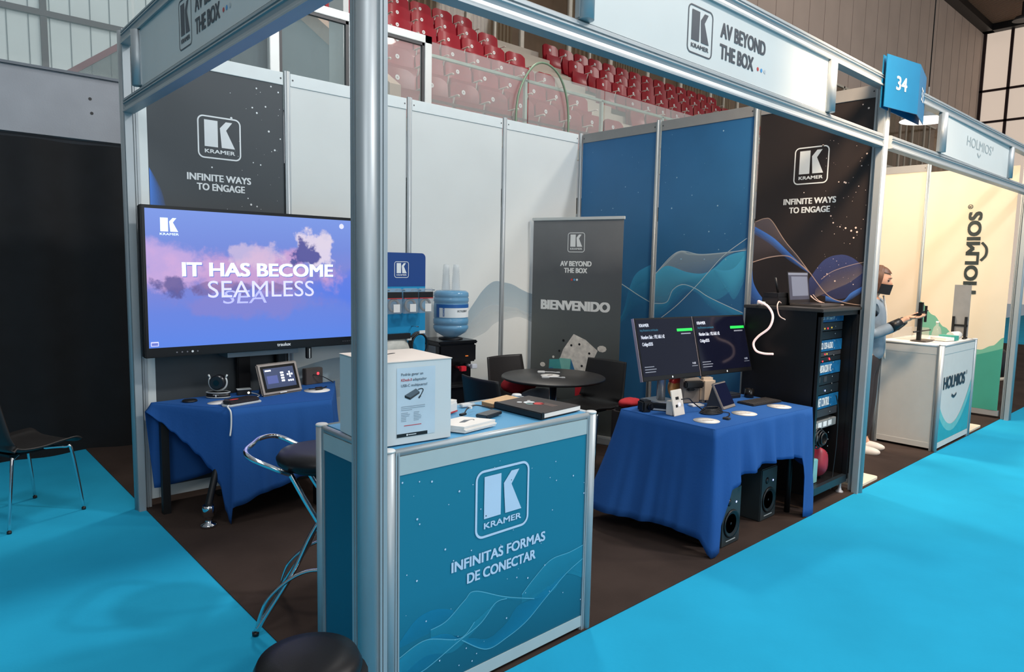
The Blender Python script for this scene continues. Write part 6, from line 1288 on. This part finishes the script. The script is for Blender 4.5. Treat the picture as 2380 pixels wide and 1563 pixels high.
# head shape: skull, jaw, nose, ears joined to the body mesh
def addto(verts, faces):
    b = [bm.verts.new(v) for v in verts]
    for f_ in faces: 
        fc = bm.faces.new([b[i] for i in f_]); fc.smooth = True
hm = MB()
HCx = Vector((0.05, 0, 1.535)); rotH = Matrix.Rotation(math.radians(14), 3, 'Y')
def head(u, v):
    a, b = u*2*PI, (v-0.5)*PI; d = Vector((cos(a)*cos(b), sin(a)*cos(b), sin(b)))
    x, y, z = d.x*0.096, d.y*0.074, d.z*0.112
    if z < 0: y *= 1-0.28*(-d.z); x = x*(1-0.10*(-d.z))+0.012*(-d.z)
    if d.x > 0.75 and abs(d.y) < 0.3: x += 0.022*math.exp(-((d.z+0.08)/0.16)**2)*max(0, 1-abs(d.y)/0.22)
    if d.x > 0.55 and abs(abs(d.y)-0.36) < 0.2: x -= 0.008*math.exp(-((d.z-0.10)/0.10)**2)
    return HCx+rotH @ Vector((x, y, z))
hm.grid(head, 40, 26)
for s in (1, -1):
    hm.grid(lambda u, v: HCx+rotH @ Vector((-0.005+0.018*cos(u*2*PI)*cos((v-.5)*PI), s*(0.076+0.006*sin((v-.5)*PI)), -0.005+0.03*sin(u*2*PI)*cos((v-.5)*PI))), 12, 6)
for s in (1, -1):     # hands: palm plus four fingers and a thumb, curled about the phone
    hx, hy, hz = 0.325, s*0.04, 1.228
    hm.grid(blob((hx, hy, hz), (0.045, 0.030, 0.016), 3, amp=0.02), 16, 10)
    for k in range(4):
        l = (0.055, 0.064, 0.060, 0.046)[k]; y_ = hy+s*(0.022-0.015*k)
        hm.tube([(hx+0.03, y_, hz), (hx+0.03+l*0.55, y_-s*0.004, hz+0.004), (hx+0.03+l*0.95, y_-s*0.014, hz+0.020), (hx+0.03+l*0.9, y_-s*0.022, hz+0.032)], [0.0085, 0.008, 0.0075, 0.006], 8, sp=4)
    hm.tube([(hx-0.01, hy-s*0.022, hz+0.005), (hx+0.015, hy-s*0.038, hz+0.022), (hx+0.042, hy-s*0.034, hz+0.040)], [0.010, 0.009, 0.007], 8, sp=4)
addto(hm.v, hm.f)
bmesh.ops.recalc_face_normals(bm, faces=bm.faces); bm.to_mesh(body_me); bm.free()
bo = bpy.data.objects.new('body', body_me); COL.objects.link(bo); bo.parent = P
# hair, mask, eyes
m = MB()
def hairf(u, v):
    a = math.radians(62+236*u); b = math.radians(-62+150*v); d = Vector((cos(a)*cos(b), sin(a)*cos(b), sin(b)))
    k = 1.13+0.02*sin(a*23)+0.10*max(0, -d.z)
    return HCx+rotH @ Vector((d.x*0.098*k-0.008, d.y*0.080*k, d.z*0.112*k-(0.06*max(0, -d.z))))
m.grid(hairf, 40, 18)
m.grid(lambda u, v: HCx+rotH @ Vector((0.098*1.1*cos(math.radians(-75+150*u))*cos(math.radians(38+52*v)), 0.08*1.1*sin(math.radians(-75+150*u))*cos(math.radians(38+52*v)), 0.112*1.09*sin(math.radians(38+52*v)))), 24, 6)
m.build('hair', HAIR, P, flip=False)
m = MB(); m.grid(lambda u, v: HCx+rotH @ Vector((0.112*cos(math.radians(-78+156*u))*(1.0+0.10*math.exp(-((u-.5)/.18)**2)), 0.080*sin(math.radians(-78+156*u))*(1-0.16*(1-v)), -0.100+0.088*v-(0.02*abs(u-.5)))), 24, 8)
o = m.build('face_mask', MASK, P, flip=False)
m = MB()
for s in (1, -1):
    m.grid(blob(HCx+rotH @ Vector((0.083, s*0.030, 0.014)), (0.008, 0.012, 0.006), 2, amp=0.0), 10, 6)
m.build('eye', M('eye_dark', (50, 34, 28), 0.2), P)
m = MB()
for s in (1, -1): m.tube([HCx+rotH @ Vector((0.090, s*0.014, 0.034)), HCx+rotH @ Vector((0.091, s*0.030, 0.040)), HCx+rotH @ Vector((0.080, s*0.048, 0.034))], 0.0028, 6, sp=4)
m.build('eyebrow', HAIR, P)
# jacket
JV = [(0, 0, 0.80), (0, 0, 1.00), (0, 0, 1.20), (0, 0, 1.34), (0.005, 0, 1.40)]; JR = [0.165, 0.15, 0.15, 0.14, 0.085]; JE = [(0, 1), (1, 2), (2, 3), (3, 4)]
for s in (1, -1):
    k = 3
    for q, r in zip([(0.0, s*0.165, 1.325), (0.02, s*0.215, 1.18), (0.06, s*0.21, 1.065), (0.17, s*0.145, 1.125), (0.225, s*0.105, 1.162)], [0.072, 0.060, 0.055, 0.048, 0.044]):
        JV.append(q); JR.append(r); JE.append((k, len(JV)-1)); k = len(JV)-1
jk = skin_mesh('denim_jacket', JV, JE, JR, DENIM, P)
m = MB(); m.tube([(0.09, 0.04, 1.40), (0.125, 0.03, 1.25), (0.13, 0.02, 1.05), (0.14, 0.02, 0.85)], 0.007, 8, sp=5); m.build('zip_edge', M('jacket_edge', (206, 198, 186), 0.6), P)
for s in (1, -1):
    m = MB(); m.tube([(0.19, s*0.132, 1.138), (0.255, s*0.082, 1.188)], [0.046, 0.036], 14); m.build('cuff', BLACKP, P)
TV_ = [(0, 0, 0.94), (0, 0, 0.86)]; TR = [0.13, 0.12]; TE = [(0, 1)]
for s in (1, -1):
    k = 1
    for q, r in zip([(0.0, s*0.09, 0.78), (0.02, s*0.10, 0.48), (0.0, s*0.10, 0.11)], [0.10, 0.072, 0.058]): TV_.append(q); TR.append(r); TE.append((k, len(TV_)-1)); k = len(TV_)-1
skin_mesh('trousers', TV_, TE, TR, TROU, P)
for s in (1, -1):
    m = MB(); m.grid(blob((0.05, s*0.105, 0.045), (0.135, 0.048, 0.044), 2, amp=0.02), 20, 10); m.build('shoe', SHOE, P)
t = thing('phone', 'dark phone held up in the hands of the masked person', 'phone')
t.location = (5.245, 0.465, -0.02); t.rotation_euler.z = math.radians(-80)
m = MB().obox((0.372, 0.0, 1.262), (0.145, 0.070, 0.008), Matrix.Rotation(math.radians(-24), 3, 'Y')); m.build('body', BLACKP, t, bevel=0.003)
m = MB().obox((0.3703, 0.0, 1.2665), (0.132, 0.062, 0.001), Matrix.Rotation(math.radians(-24), 3, 'Y')); m.build('screen', M('phone_screen', (60, 64, 76), 0.2, emit=(70, 74, 88), estr=0.6), t)
